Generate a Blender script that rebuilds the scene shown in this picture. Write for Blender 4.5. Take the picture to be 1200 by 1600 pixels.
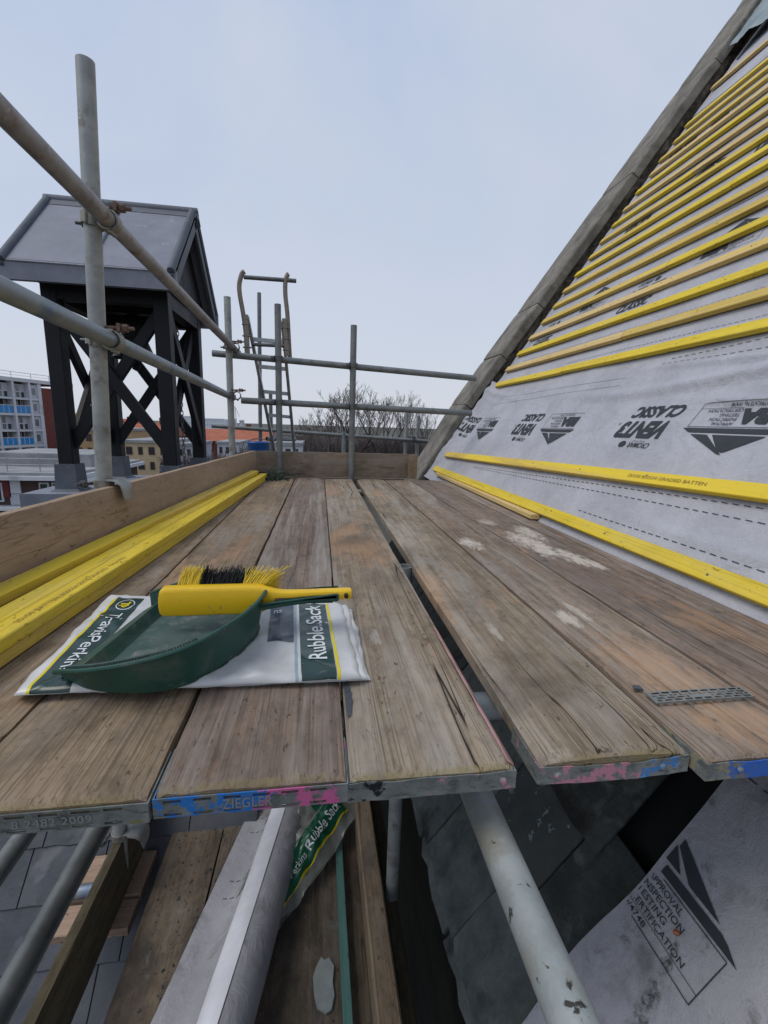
import bpy, math, random
from mathutils import Vector, Matrix, noise
R = math.radians
for o in list(bpy.data.objects): bpy.data.objects.remove(o)
scene = bpy.context.scene
COL = scene.collection

# ------------------------------------------------------------------ camera
# phone ultra-wide: board direction is +Y, its vanishing point sits up-left of the centre
FPX, VPX, VPY, ROLL = 700.0, 500.0, 662.0, 0.03
def camvec(u, v): return Vector(((u - 600) / FPX, -(v - 800) / FPX, -1.0))
_F = camvec(VPX, VPY).normalized()
_U = camvec(VPX + 1000, VPY + 1000 * ROLL).cross(_F).normalized()
_R = _F.cross(_U)
CAMW = Matrix((_R, _F, _U))                 # camera space -> world
EYE = Vector((0, 0, .43))                   # 0.43 m above the scaffold boards (z = 0)
cd = bpy.data.cameras.new('camera'); cam = bpy.data.objects.new('camera', cd); COL.objects.link(cam)
cd.sensor_fit = 'VERTICAL'; cd.sensor_height = 36; cd.lens = FPX / 1600 * 36
cd.clip_start = .02; cd.clip_end = 6000
m = CAMW.to_4x4(); m.translation = EYE; cam.matrix_world = m
scene.camera = cam
# survey helpers: where a sight line meets a real plane of the place
def ray(u, v): return CAMW @ camvec(u, v)
def onX(u, v, x): r = ray(u, v); return EYE + r * (x / r.x)
def onY(u, v, y): r = ray(u, v); return EYE + r * (y / r.y)
def onZ(u, v, z): r = ray(u, v); return EYE + r * ((z - EYE.z) / r.z)

# ------------------------------------------------------------------ sky, sun, exposure
SUN_EL, SUN_AZ = R(58), R(-98)              # bright patch of the overcast: high, to the left
w = bpy.data.worlds.new('World'); scene.world = w; w.use_nodes = True
nt = w.node_tree; nt.nodes.clear()
def wn(t, **k):
    n = nt.nodes.new(t)
    for a, b in k.items(): setattr(n, a, b)
    return n
out = wn('ShaderNodeOutputWorld'); bg = wn('ShaderNodeBackground'); bg.inputs['Strength'].default_value = 1.0
sky = wn('ShaderNodeTexSky', sky_type='NISHITA', sun_disc=False)
sky.sun_elevation = SUN_EL; sky.sun_rotation = SUN_AZ; sky.air_density = 1.2; sky.dust_density = 2.5
sc = wn('ShaderNodeVectorMath', operation='SCALE'); sc.inputs['Scale'].default_value = .10
tc = wn('ShaderNodeTexCoord'); sep = wn('ShaderNodeSeparateXYZ')
ramp = wn('ShaderNodeValToRGB'); cr = ramp.color_ramp
cr.elements[0].position = 0.0; cr.elements[0].color = (.74, .77, .835, 1)
cr.elements[1].position = .85; cr.elements[1].color = (.44, .56, .80, 1)
e = cr.elements.new(.32); e.color = (.545, .635, .80, 1)
mp = wn('ShaderNodeMapping'); mp.inputs['Scale'].default_value = (1.5, 1.5, 2.6)
nz = wn('ShaderNodeTexNoise'); nz.inputs['Scale'].default_value = 1.0; nz.inputs['Detail'].default_value = 5; nz.inputs['Roughness'].default_value = .55; nz.inputs['Distortion'].default_value = .4
nz2 = wn('ShaderNodeMapRange'); nz2.inputs[1].default_value = .36; nz2.inputs[2].default_value = .68; nz2.inputs[3].default_value = 0; nz2.inputs[4].default_value = .8
cl = wn('ShaderNodeMix', data_type='RGBA'); cl.inputs[7].default_value = (.665, .715, .83, 1)   # thin grey-white cloud
mx = wn('ShaderNodeMix', data_type='RGBA'); mx.inputs[0].default_value = .86
L = nt.links.new
L(tc.outputs['Generated'], sep.inputs[0]); L(sep.outputs['Z'], ramp.inputs[0])
L(tc.outputs['Generated'], mp.inputs[0]); L(mp.outputs[0], nz.inputs['Vector']); L(nz.outputs['Fac'], nz2.inputs[0])
L(nz2.outputs[0], cl.inputs[0]); L(ramp.outputs[0], cl.inputs[6])
L(sky.outputs[0], sc.inputs[0]); L(sc.outputs[0], mx.inputs[6]); L(cl.outputs[2], mx.inputs[7])
L(mx.outputs[2], bg.inputs[0]); L(bg.outputs[0], out.inputs[0])
sl = bpy.data.lights.new('sun', 'SUN'); sl.energy = 1.5; sl.angle = R(32); sl.color = (1, .94, .85)
so = bpy.data.objects.new('sun', sl); COL.objects.link(so)
sd = Vector((math.sin(SUN_AZ) * math.cos(SUN_EL), math.cos(SUN_AZ) * math.cos(SUN_EL), math.sin(SUN_EL)))
so.rotation_euler = sd.to_track_quat('Z', 'Y').to_euler(); so.location = sd * 30
vs = scene.view_settings; vs.view_transform = 'Standard'; vs.look = 'None'; vs.exposure = 0.0; vs.gamma = 1.0
vs.use_curve_mapping = False
scene.render.engine = 'CYCLES'

# ------------------------------------------------------------------ materials
MATS = {}
def new_mat(name):
    mt = bpy.data.materials.new(name); mt.use_nodes = True; MATS[name] = mt
    t = mt.node_tree; b = t.nodes['Principled BSDF']
    return mt, t, b
def nd(t, typ, ins=None, **k):
    n = t.nodes.new(typ)
    for a, b in k.items(): setattr(n, a, b)
    for a, b in (ins or {}).items():
        if isinstance(b, bpy.types.NodeSocket): t.links.new(b, n.inputs[a])
        else: n.inputs[a].default_value = b
    return n
def c4(c): return (c[0], c[1], c[2], 1)
def coords(t, scale, rnd=True, kind='Object'):
    tc = nd(t, 'ShaderNodeTexCoord'); v = tc.outputs[kind]
    if rnd:
        oi = nd(t, 'ShaderNodeObjectInfo')
        mu = nd(t, 'ShaderNodeMath', {0: oi.outputs['Random'], 1: 37.0}, operation='MULTIPLY')
        v = nd(t, 'ShaderNodeVectorMath', {0: v, 1: mu.outputs[0]}, operation='ADD').outputs[0]
    return lambda s: nd(t, 'ShaderNodeMapping', {'Vector': v, 'Scale': s if not isinstance(s, (int, float)) else (s, s, s)}).outputs[0]
def nz(t, vec, detail=6, rough=.6, dist=0.0):
    return nd(t, 'ShaderNodeTexNoise', {'Vector': vec, 'Scale': 1.0, 'Detail': detail, 'Roughness': rough, 'Distortion': dist}).outputs['Fac']
def rng(t, v, a, b, c=0., d=1.):
    return nd(t, 'ShaderNodeMapRange', {0: v, 1: a, 2: b, 3: c, 4: d}).outputs[0]
def mixc(t, fac, a, b, blend='MIX'):
    n = nd(t, 'ShaderNodeMix', data_type='RGBA', blend_type=blend)
    for i, x in ((0, fac), (6, a), (7, b)):
        if isinstance(x, bpy.types.NodeSocket): t.links.new(x, n.inputs[i])
        else: n.inputs[i].default_value = x if i == 0 else c4(x)
    return n.outputs[2]
def mul(t, a, b): return nd(t, 'ShaderNodeMath', {0: a, 1: b}, operation='MULTIPLY').outputs[0]
def add(t, a, b): return nd(t, 'ShaderNodeMath', {0: a, 1: b}, operation='ADD').outputs[0]
def finish(t, b, col, rough, h=None, bs=.3, bd=.002, metal=0., spec=.4):
    if isinstance(col, bpy.types.NodeSocket): t.links.new(col, b.inputs['Base Color'])
    else: b.inputs['Base Color'].default_value = c4(col)
    if isinstance(rough, bpy.types.NodeSocket): t.links.new(rough, b.inputs['Roughness'])
    else: b.inputs['Roughness'].default_value = rough
    b.inputs['Metallic'].default_value = metal
    b.inputs['Specular IOR Level'].default_value = spec
    if h is not None:
        bp = nd(t, 'ShaderNodeBump', {'Height': h, 'Strength': bs, 'Distance': bd}); t.links.new(bp.outputs[0], b.inputs['Normal'])

def mottled(name, c1, c2, scale=8, rough=.7, bump=.3, bscale=60, bd=.002, metal=0., spec=.4, spots=None, rnd=True, lo=.35, hi=.65, spots2=None):
    """two tones mixed by noise, optional blotches (colour, scale, threshold, softness)"""
    mt, t, b = new_mat(name); C = coords(t, 1, rnd)
    n1 = nz(t, C(scale), 8, .65)
    col = mixc(t, rng(t, n1, lo, hi), c1, c2)
    for sp in (spots, spots2):
        if sp:
            n2 = nz(t, C(sp[1]), 7, .62, .3)
            col = mixc(t, rng(t, n2, sp[2], sp[2] + sp[3]), col, sp[0])
    h = nz(t, C(bscale), 5, .6)
    finish(t, b, col, rng(t, n1, .3, .7, max(rough - .1, .02), min(rough + .1, 1)), h, bump, bd, metal, spec)
    return mt

def timber(name, dark, mid, light, axis='Y', g=1.0, rough=.82, bump=.45, cracks=.5, stains=(), bd=.002, grain=.55, streak=.5, patch=.72, marks=(), ends=None):
    """weathered timber: fine grain lines, wandering splits and blotchy greying along the grain axis.
       stains: noise blotches; marks: spots with a place of their own (colour, x, y, rx, ry, amount)"""
    mt, t, b = new_mat(name); C = coords(t, 1)
    ax = 'XYZ'.index(axis)
    def s(across, along):
        v = [across * g] * 3; v[ax] = along * g; return tuple(v)
    big = nz(t, C(s(6, 1.3)), 5, .6, .6)
    med = nz(t, C(s(60, 1.3)), 6, .62, .9)
    fine = nz(t, C(s(330, 2.6)), 3, .55, .3)
    col = mixc(t, rng(t, big, .34, .66), dark, mid)
    col = mixc(t, mul(t, rng(t, med, .40, .70), streak), col, light)
    col = mixc(t, mul(t, rng(t, fine, .50, .38), grain), col, tuple(x * .38 for x in dark))
    pat = nz(t, C(s(4.2, 2.4)), 7, .72)
    col = mixc(t, mul(t, rng(t, pat, .48, .70), patch), col, tuple(x * .45 for x in mid))
    iso = nz(t, C(s(34, 17)), 7, .72)
    col = mixc(t, mul(t, rng(t, iso, .47, .66), patch*.8), col, tuple(x * .5 for x in dark))
    gw = nz(t, C(s(11, 2.4)), 6, .68, .4)
    col = mixc(t, mul(t, rng(t, gw, .50, .68), patch*.8), col, tuple(.35*x + .65*(sum(mid)/3)*1.15 for x in mid))
    ck = nz(t, C(s(15, .40)), 3, .5, .25)
    ck = nd(t, 'ShaderNodeMath', {0: ck, 1: .5}, operation='SUBTRACT').outputs[0]
    ck = nd(t, 'ShaderNodeMath', {0: ck}, operation='ABSOLUTE').outputs[0]
    ckm = mul(t, rng(t, ck, .0080, .0015), rng(t, nz(t, C(s(6, .9)), 2), .47, .53))
    col = mixc(t, mul(t, ckm, cracks), col, (.012, .010, .008))
    # short dents and nicks of the walking surface
    dn = nz(t, C(s(120, 46)), 3, .5, .9)
    dm = rng(t, dn, .655, .68)
    col = mixc(t, mul(t, dm, .6), col, tuple(x * .25 for x in dark))
    for (sc_, across, along, thr, soft, amt) in stains:
        sn = nz(t, C(s(across, along)), 7, .66, .5)
        col = mixc(t, mul(t, rng(t, sn, thr, thr + soft), amt), col, sc_)
    if marks:
        tco = nd(t, 'ShaderNodeTexCoord').outputs['Object']; sx = nd(t, 'ShaderNodeSeparateXYZ', {0: tco})
        wob = nz(t, C((30, 14, 30)), 7, .7, .4); brk = nz(t, C((110, 30, 110)), 4, .6)
        for (mc, mx_, my_, rx, ry, amt) in marks:
            def sq(o, c, r):
                d_ = nd(t, 'ShaderNodeMath', {0: o, 1: c}, operation='SUBTRACT').outputs[0]
                d_ = nd(t, 'ShaderNodeMath', {0: d_, 1: r}, operation='DIVIDE').outputs[0]
                return mul(t, d_, d_)
            d2 = add(t, sq(sx.outputs['X'], mx_, rx), sq(sx.outputs['Y'], my_, ry))
            d2 = add(t, d2, rng(t, wob, .25, .75, -1.2, 1.2)); d2 = add(t, d2, rng(t, brk, .3, .7, -.7, .7))
            col = mixc(t, mul(t, rng(t, d2, 1.35, .1), amt), col, mc)
    h = add(t, mul(t, fine, .7), mul(t, med, .35))
    h = add(t, h, mul(t, ckm, -.9)); h = add(t, h, mul(t, dm, -.5))
    finish(t, b, col, rough, h, bump, bd, 0, .22)
    return mt

def plain(name, c, rough=.6, metal=0., spec=.4, bump=0., bscale=80, alpha=1., trans=0.):
    mt, t, b = new_mat(name)
    if bump:
        C = coords(t, 1); h = nz(t, C(bscale), 4, .6)
        n = nz(t, C(bscale * .12), 4, .6)
        finish(t, b, mixc(t, rng(t, n, .35, .65), tuple(x * .8 for x in c), tuple(min(x * 1.12, 1) for x in c)), rough, h, bump, .001, metal, spec)
    else: finish(t, b, c, rough, None, metal=metal, spec=spec)
    if alpha < 1: b.inputs['Alpha'].default_value = alpha
    if trans: b.inputs['Transmission Weight'].default_value = trans
    return mt

# weathered scaffold boards, three casts of grey-brown
ST_RUST = ((.44, .25, .135), 5, 1.6, .56, .16, .7)
ST_GREY = ((.44, .41, .365), 12, .8, .50, .18, .6)
ST_DARK = ((.085, .07, .055), 5, 3.0, .55, .15, .55)
ST_OLIVE = ((.20, .18, .105), 7, 2.0, .58, .14, .6)
MORTAR = (.56, .51, .435); ORANGE = (.50, .29, .155); LICHEN = (.27, .22, .085)
board_brown = timber('board_brown', (.205, .146, .093), (.325, .242, .161), (.44, .35, .248), stains=(ST_RUST, ST_OLIVE, ST_DARK), marks=((LICHEN, .0, -1.56, .13, .007, .4),))
board_grey = timber('board_grey', (.205, .156, .108), (.325, .26, .186), (.455, .385, .293), stains=(ST_GREY, ST_RUST, ST_DARK), cracks=1.0,
                    marks=((MORTAR, -.032, -1.19, .010, .045, .5), (LICHEN, .0, -1.56, .13, .007, .45)))
board_red = timber('board_red', (.17, .122, .094), (.262, .195, .148), (.355, .282, .22), stains=(ST_RUST, ST_DARK, ST_GREY), marks=((LICHEN, .0, -1.56, .13, .006, .35),))
board_plate = timber('board_plate', (.18, .132, .097), (.28, .212, .157), (.385, .305, .232), stains=(ST_GREY, ST_DARK),
                     marks=((ORANGE, .0, -1.33, .085, .12, .4), (MORTAR, -.055, -.44, .036, .085, .85), (MORTAR, -.045, -1.12, .022, .045, .75), (MORTAR, .0, -1.08, .012, .05, .6), (ORANGE, .02, -1.50, .08, .06, .4)))
board_splash = timber('board_splash', (.155, .112, .088), (.24, .18, .14), (.33, .265, .21), stains=(ST_DARK, ST_RUST),
                     marks=((MORTAR, -.03, -.36, .055, .17, .85), (MORTAR, .05, -.20, .045, .12, .75), (MORTAR, .03, -.55, .04, .10, .8), (MORTAR, .07, -.62, .02, .07, .7), (MORTAR, -.06, .02, .03, .08, .5), (ORANGE, .04, -1.1, .06, .08, .2)))
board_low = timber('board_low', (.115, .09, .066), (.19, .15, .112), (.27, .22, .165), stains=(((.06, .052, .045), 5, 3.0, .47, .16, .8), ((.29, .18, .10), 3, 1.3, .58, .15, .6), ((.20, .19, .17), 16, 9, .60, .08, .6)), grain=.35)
toe_wood = timber('toe_wood', (.33, .23, .155), (.395, .285, .20), (.46, .35, .26), g=.8, bump=.25, cracks=.3, grain=.22, streak=.4, patch=.3, stains=(((.23, .165, .115), 4, 1.4, .55, .2, .5),))
toe_wood_x = timber('toe_wood_x', (.185, .14, .10), (.255, .195, .145), (.33, .265, .20), axis='X', g=.8, bump=.25, cracks=.4, grain=.25, streak=.4, stains=(ST_DARK,))
old_edge_wood = timber('old_edge_wood', (.075, .06, .036), (.13, .108, .064), (.20, .17, .11), grain=.35, stains=(ST_DARK,))
pale_timber = timber('pale_timber', (.25, .18, .11), (.35, .26, .17), (.44, .345, .24), g=.8, cracks=.5, grain=.35, stains=(ST_DARK,))
pink_timber = timber('pink_timber', (.36, .245, .18), (.45, .315, .235), (.52, .39, .30), axis='X', g=.8, bump=.2, cracks=.15, grain=.2, streak=.35, patch=.2)
BAT = dict(g=.7, rough=.66, bump=.2, cracks=.25, grain=.24, streak=.5, patch=.2, bd=.0015)
batten_yellow = timber('batten_yellow', (.58, .40, .085), (.63, .455, .11), (.68, .51, .17), stains=(((.80, .60, .03), 9, .5, .47, .14, .75), ((.62, .40, .12), 14, 3, .60, .1, .5)), **BAT)
batten_bright = timber('batten_bright', (.68, .49, .03), (.73, .55, .04), (.76, .59, .09), stains=(((.70, .48, .06), 12, 1, .58, .12, .5),), **BAT)
batten_pale = timber('batten_pale', (.62, .44, .16), (.68, .50, .22), (.73, .57, .30), stains=(((.76, .56, .07), 9, .6, .56, .16, .6),), **BAT)
green_timber = timber('green_timber', (.075, .185, .165), (.105, .24, .215), (.16, .30, .275), g=.8, bump=.2, cracks=.3, grain=.15, patch=.2)
black_timber = mottled('black_timber', (.009, .0095, .012), (.016, .017, .022), 5, .55, .2, 60, spec=.22)
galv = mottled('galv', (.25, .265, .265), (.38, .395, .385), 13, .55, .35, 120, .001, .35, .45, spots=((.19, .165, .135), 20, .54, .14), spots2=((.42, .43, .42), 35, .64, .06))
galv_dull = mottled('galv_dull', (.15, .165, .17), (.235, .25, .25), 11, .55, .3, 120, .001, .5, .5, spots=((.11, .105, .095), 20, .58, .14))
galv_rose = mottled('galv_rose', (.235, .22, .222), (.345, .33, .33), 11, .55, .35, 120, .001, .35, .45, spots=((.19, .14, .115), 18, .52, .16), spots2=((.45, .44, .41), 30, .64, .05))
galv_blue = mottled('galv_blue', (.20, .235, .265), (.30, .335, .355), 9, .48, .3, 120, .001, .5, .5, spots=((.14, .20, .30), 7, .56, .1), spots2=((.20, .15, .11), 26, .66, .06))
galv_cement = mottled('galv_cement', (.24, .27, .265), (.37, .40, .40), 9, .65, .5, 140, .002, .2, .4, spots=((.29, .29, .255), 12, .50, .10), spots2=((.045, .043, .038), 30, .625, .03))
steel_dark = mottled('steel_dark', (.10, .105, .11), (.17, .175, .18), 30, .5, .3, 140, .001, .6, .5, spots=((.10, .055, .03), 40, .6, .1))
coupler_metal = mottled('coupler_metal', (.22, .21, .18), (.34, .33, .29), 40, .55, .5, 160, .001, .5, .5, spots=((.17, .13, .10), 50, .60, .1))
rust = mottled('rust', (.12, .075, .055), (.19, .12, .09), 60, .8, .5, 180, .001, .1)
band_steel = mottled('band_steel', (.19, .21, .21), (.31, .33, .33), 24, .5, .5, 130, .0015, .45, .5, spots=((.12, .11, .09), 40, .58, .08), spots2=((.24, .21, .08), 30, .66, .05))
def painted_band(name, blotches, base='g'):
    mt, t, b = new_mat(name); C = coords(t, 1, False)
    n1 = nz(t, C(24), 8, .65)
    col = mixc(t, rng(t, n1, .35, .65), (.13, .145, .14), (.27, .285, .275))
    col = mixc(t, rng(t, nz(t, C((60, 60, 160)), 5, .7), .52, .66, 0, .7), col, (.055, .052, .042))
    tcx = nd(t, 'ShaderNodeTexCoord'); sx = nd(t, 'ShaderNodeSeparateXYZ', {0: tcx.outputs['Object']})
    wob = rng(t, nz(t, C(30), 5), .3, .7, -.03, .03)
    xx = add(t, sx.outputs['X'], wob)
    for (c, x0, x1, thr) in blotches:       # splashes of site paint sprayed on the hoop
        a = nd(t, 'ShaderNodeMath', {0: xx, 1: x0}, operation='GREATER_THAN').outputs[0]
        d = nd(t, 'ShaderNodeMath', {0: xx, 1: x1}, operation='LESS_THAN').outputs[0]
        nn = rng(t, nz(t, C(46), 6, .65), thr, thr + .05)
        col = mixc(t, mul(t, mul(t, a, d), nn), col, c)
    finish(t, b, col, .55, nz(t, C(130), 4), .5, .0015, .25, .45)
    return mt
band_blue_pink = painted_band('band_blue_pink', (((.03, .20, .58), -.105, .02, .46), ((.62, .14, .33), .0, .085, .49), ((.60, .13, .33), .085, .112, .55)))
band_pink_blue = painted_band('band_pink_blue', (((.55, .24, .31), -.105, .03, .48), ((.05, .22, .55), .035, .085, .49), ((.16, .33, .55), .0, .105, .60)))
band_blue = painted_band('band_blue', (((.035, .14, .52), -.07, .12, .44), ((.30, .27, .18), -.12, -.06, .5)))
band_black = painted_band('band_black', (((.015, .015, .02), -.105, -.055, .50), ((.015, .015, .02), -.04, .03, .62), ((.55, .25, .33), -.02, .11, .60)))
band_mossy = painted_band('band_mossy', (((.24, .22, .09), -.12, .12, .60), ((.10, .18, .26), -.06, .06, .62)))
pink_paint = mottled('pink_paint', (.52, .26, .30), (.40, .26, .22), 60, .7, .4, 150, .001, lo=.4, hi=.6)

def sheet_mat(name, c1, c2, sp, dirt=None, streak=None):
    mt, t, b = new_mat(name); C = coords(t, 1)
    n1 = nz(t, C(3.5), 6, .6); n2 = nz(t, C(30), 5, .7)
    col = mixc(t, rng(t, n1, .35, .65), c1, c2)
    col = mixc(t, mul(t, rng(t, n2, .5, .72), .35), col, tuple(x * 1.12 for x in c2))
    if dirt:
        for (dc, ds, th, so_, am) in dirt:
            col = mixc(t, mul(t, rng(t, nz(t, C(ds), 7, .65, .3), th, th + so_), am), col, dc)
    if streak:                                  # black run-off below a nail: an elongated blotchy stain on the sheet
        (o_, dv_, ln_, w0, w1) = streak; tco = nd(t, 'ShaderNodeTexCoord').outputs['Object']
        rel = nd(t, 'ShaderNodeVectorMath', {0: tco, 1: o_}, operation='SUBTRACT').outputs[0]
        al = nd(t, 'ShaderNodeVectorMath', {0: rel, 1: dv_}, operation='DOT_PRODUCT').outputs['Value']
        ln2 = nd(t, 'ShaderNodeVectorMath', {0: rel}, operation='LENGTH').outputs['Value']
        sq_ = nd(t, 'ShaderNodeMath', {0: mul(t, ln2, ln2), 1: mul(t, al, al)}, operation='SUBTRACT').outputs[0]
        ds = nd(t, 'ShaderNodeMath', {0: nd(t, 'ShaderNodeMath', {0: sq_, 1: 0.0}, operation='MAXIMUM').outputs[0], 1: .5}, operation='POWER').outputs[0]
        ds = nd(t, 'ShaderNodeMath', {0: ds, 1: rng(t, al, 0, ln_, w0, w1)}, operation='DIVIDE').outputs[0]
        ds = add(t, ds, rng(t, nz(t, C(38), 6, .7), .3, .7, -.9, .9))
        mk = mul(t, rng(t, ds, 1.0, .1), rng(t, al, .0, .012)); mk = mul(t, mk, rng(t, nz(t, C(120), 5, .7), .36, .58))
        col = mixc(t, mul(t, mk, .88), col, (.045, .043, .04))
    h = add(t, nz(t, C(13), 6, .62, .5), mul(t, nz(t, C(320), 2), .12))
    finish(t, b, col, .8, h, sp, .024, 0, .2)
    return mt
membrane = sheet_mat('membrane', (.37, .375, .42), (.45, .455, .50), .7, dirt=(((.27, .27, .29), 2.2, .54, .2, .5), ((.22, .21, .20), 30, .68, .06, .4)))
membrane_dirty = sheet_mat('membrane_dirty', (.33, .33, .365), (.42, .42, .455), .5, dirt=(((.15, .145, .145), 5, .52, .16, .75), ((.07, .07, .065), 13, .60, .1, .6)), streak=((-.904, -1.59, 8.466), (-.5604, -.2131, -.8003), .32, .006, .034))
membrane_white = plain('membrane_white', (.80, .81, .86), .55, bump=.15, bscale=30)
print_grey = plain('print_grey', (.032, .036, .045), .75, bump=.15, bscale=90)
print_faint = plain('print_faint', (.17, .175, .195), .75)
print_gap = plain('print_gap', (.56, .56, .61), .75)
batten_ink = plain('batten_ink', (.27, .19, .05), .8)

slate = mottled('slate', (.042, .047, .058), (.078, .084, .10), 6, .5, .5, 45, .003, 0, .45, spots=((.12, .125, .14), 5, .60, .1), spots2=((.03, .05, .055), 14, .6, .1))
slate_wet = mottled('slate_wet', (.020, .026, .026), (.070, .077, .074), 9, .6, .9, 22, .010, 0, .3, spots=((.12, .13, .115), 11, .56, .14), spots2=((.015, .016, .015), 5, .52, .14))
slate_flake = mottled('slate_flake', (.034, .041, .040), (.068, .076, .074), 7, .55, .5, 40, .003, 0, .3, spots=((.19, .22, .235), 16, .585, .03))
slate_pale = mottled('slate_pale', (.065, .076, .074), (.145, .16, .15), 9, .6, .9, 22, .010, 0, .3, spots2=((.03, .034, .032), 7, .52, .14), spots=((.22, .18, .11), 12, .66, .1))
stone = mottled('stone', (.13, .122, .108), (.26, .245, .215), 5, .95, .6, 40, .008, 0, .12, spots=((.105, .103, .088), 6, .52, .18), spots2=((.33, .31, .275), 22, .64, .08))
rubble = mottled('rubble', (.060, .050, .040), (.15, .125, .10), 22, .95, 1.0, 35, .012, 0, .2, spots=((.22, .15, .10), 30, .60, .08))
lead = mottled('lead', (.16, .175, .215), (.235, .252, .30), 3.5, .6, .3, 25, .003, .0, .25, spots=((.27, .29, .32), 12, .62, .08))
lead_dark = mottled('lead_dark', (.08, .092, .115), (.125, .14, .165), 4, .6, .3, 25, .003, .0, .25, spots=((.20, .215, .24), 15, .62, .08))
lead_flash = mottled('lead_flash', (.16, .21, .23), (.27, .33, .35), 7, .5, .5, 20, .008, .1, .5)
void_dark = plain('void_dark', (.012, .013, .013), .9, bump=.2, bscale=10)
brick_mat = mottled('brick_mat', (.17, .075, .06), (.24, .11, .085), 3, .9, .4, 20, .01)

bag_white = plain('bag_white', (.60, .605, .60), .3, spec=.5, bump=.35, bscale=60)
bag_green = plain('bag_green', (.022, .055, .050), .25, spec=.5, bump=.1, bscale=45)
bag_blue = plain('bag_blue', (.055, .075, .105), .28, spec=.5, bump=.1, bscale=45)
bag_line = plain('bag_line', (.28, .38, .44), .3)
ink_yellow = plain('ink_yellow', (.72, .58, .01), .35)
ink_white = plain('ink_white', (.72, .76, .78), .35)
sack_clear = plain('sack_clear', (.34, .36, .33), .18, spec=.6, bump=.3, bscale=30, alpha=.55)
sack_green = plain('sack_green', (.012, .115, .060), .25, spec=.5, bump=.2, bscale=30)
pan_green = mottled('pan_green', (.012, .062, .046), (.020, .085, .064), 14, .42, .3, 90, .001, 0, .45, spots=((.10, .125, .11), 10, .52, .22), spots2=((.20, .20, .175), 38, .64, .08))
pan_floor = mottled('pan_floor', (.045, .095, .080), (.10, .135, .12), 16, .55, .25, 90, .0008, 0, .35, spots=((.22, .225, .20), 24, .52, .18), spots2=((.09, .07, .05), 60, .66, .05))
brush_yellow = mottled('brush_yellow', (.78, .47, .005), (.86, .55, .012), 8, .42, .3, 70, .001, 0, .45, spots=((.46, .29, .07), 26, .60, .1), spots2=((.30, .19, .06), 70, .68, .05))
rubber_black = plain('rubber_black', (.012, .012, .014), .5, bump=.2)
bristle_yellow = plain('bristle_yellow', (.78, .58, .05), .5)
bristle_black = plain('bristle_black', (.012, .012, .014), .45)

def leafless(name, c1, c2): return mottled(name, c1, c2, 1.5, .95, 0.01, 10)
bark = leafless('bark', (.035, .029, .028), (.06, .05, .046))
twig = leafless('twig', (.085, .070, .068), (.125, .104, .10))
ground_mat = mottled('ground_mat', (.05, .055, .04), (.10, .095, .085), .06, .95, .2, 2)
asphalt = mottled('asphalt', (.045, .046, .048), (.065, .066, .068), .6, .9, .3, 30)
conc_white = mottled('conc_white', (.52, .54, .57), (.62, .64, .67), .9, .7, .05, 8, spots=((.40, .41, .42), .6, .58, .1))
grey_panel = mottled('grey_panel', (.40, .42, .46), (.50, .52, .56), .8, .6, .05, 8)
blue_panel = mottled('blue_panel', (.02, .22, .55), (.03, .27, .62), .8, .4, .02, 8)
red_brick = mottled('red_brick', (.135, .040, .034), (.185, .058, .048), 1.6, .9, .3, 7, .02)
dark_brown = mottled('dark_brown', (.055, .035, .032), (.085, .05, .045), .7, .8, .1, 6)
cream_brick = mottled('cream_brick', (.44, .33, .20), (.54, .42, .27), 1.2, .9, .2, 7)
tan_brick = mottled('tan_brick', (.35, .23, .12), (.44, .30, .17), 1.2, .9, .2, 7)
roof_tile = mottled('roof_tile', (.30, .095, .055), (.40, .145, .085), 1.0, .9, .3, 6)
glass_dark = plain('glass_dark', (.035, .045, .055), .08, spec=.7)
glass_mid = plain('glass_mid', (.12, .15, .18), .12, spec=.7)
far_glass = mottled('far_glass', (.50, .56, .62), (.58, .63, .69), .1, .4, .01, 3)  # far towers: fading with distance is put into these pale colours
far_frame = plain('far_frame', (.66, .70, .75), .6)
felt_roof = mottled('felt_roof', (.20, .21, .22), (.32, .33, .34), .8, .8, .1, 5)
door_blue = plain('door_blue', (.02, .05, .22), .4)
door_red = plain('door_red', (.14, .015, .02), .4)
bucket_blue = plain('bucket_blue', (.02, .13, .42), .35, bump=.1)
net_green = plain('net_green', (.035, .06, .042), .8)
alu = mottled('alu', (.30, .31, .32), (.42, .43, .44), 20, .4, .1, 90, .0005, .6, .5)
alu_brown = mottled('alu_brown', (.20, .17, .14), (.28, .24, .20), 20, .6, .2, 90, .0008, .1, .4)
pale_wood_end = plain('pale_wood_end', (.42, .28, .17), .8, bump=.2)

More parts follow.
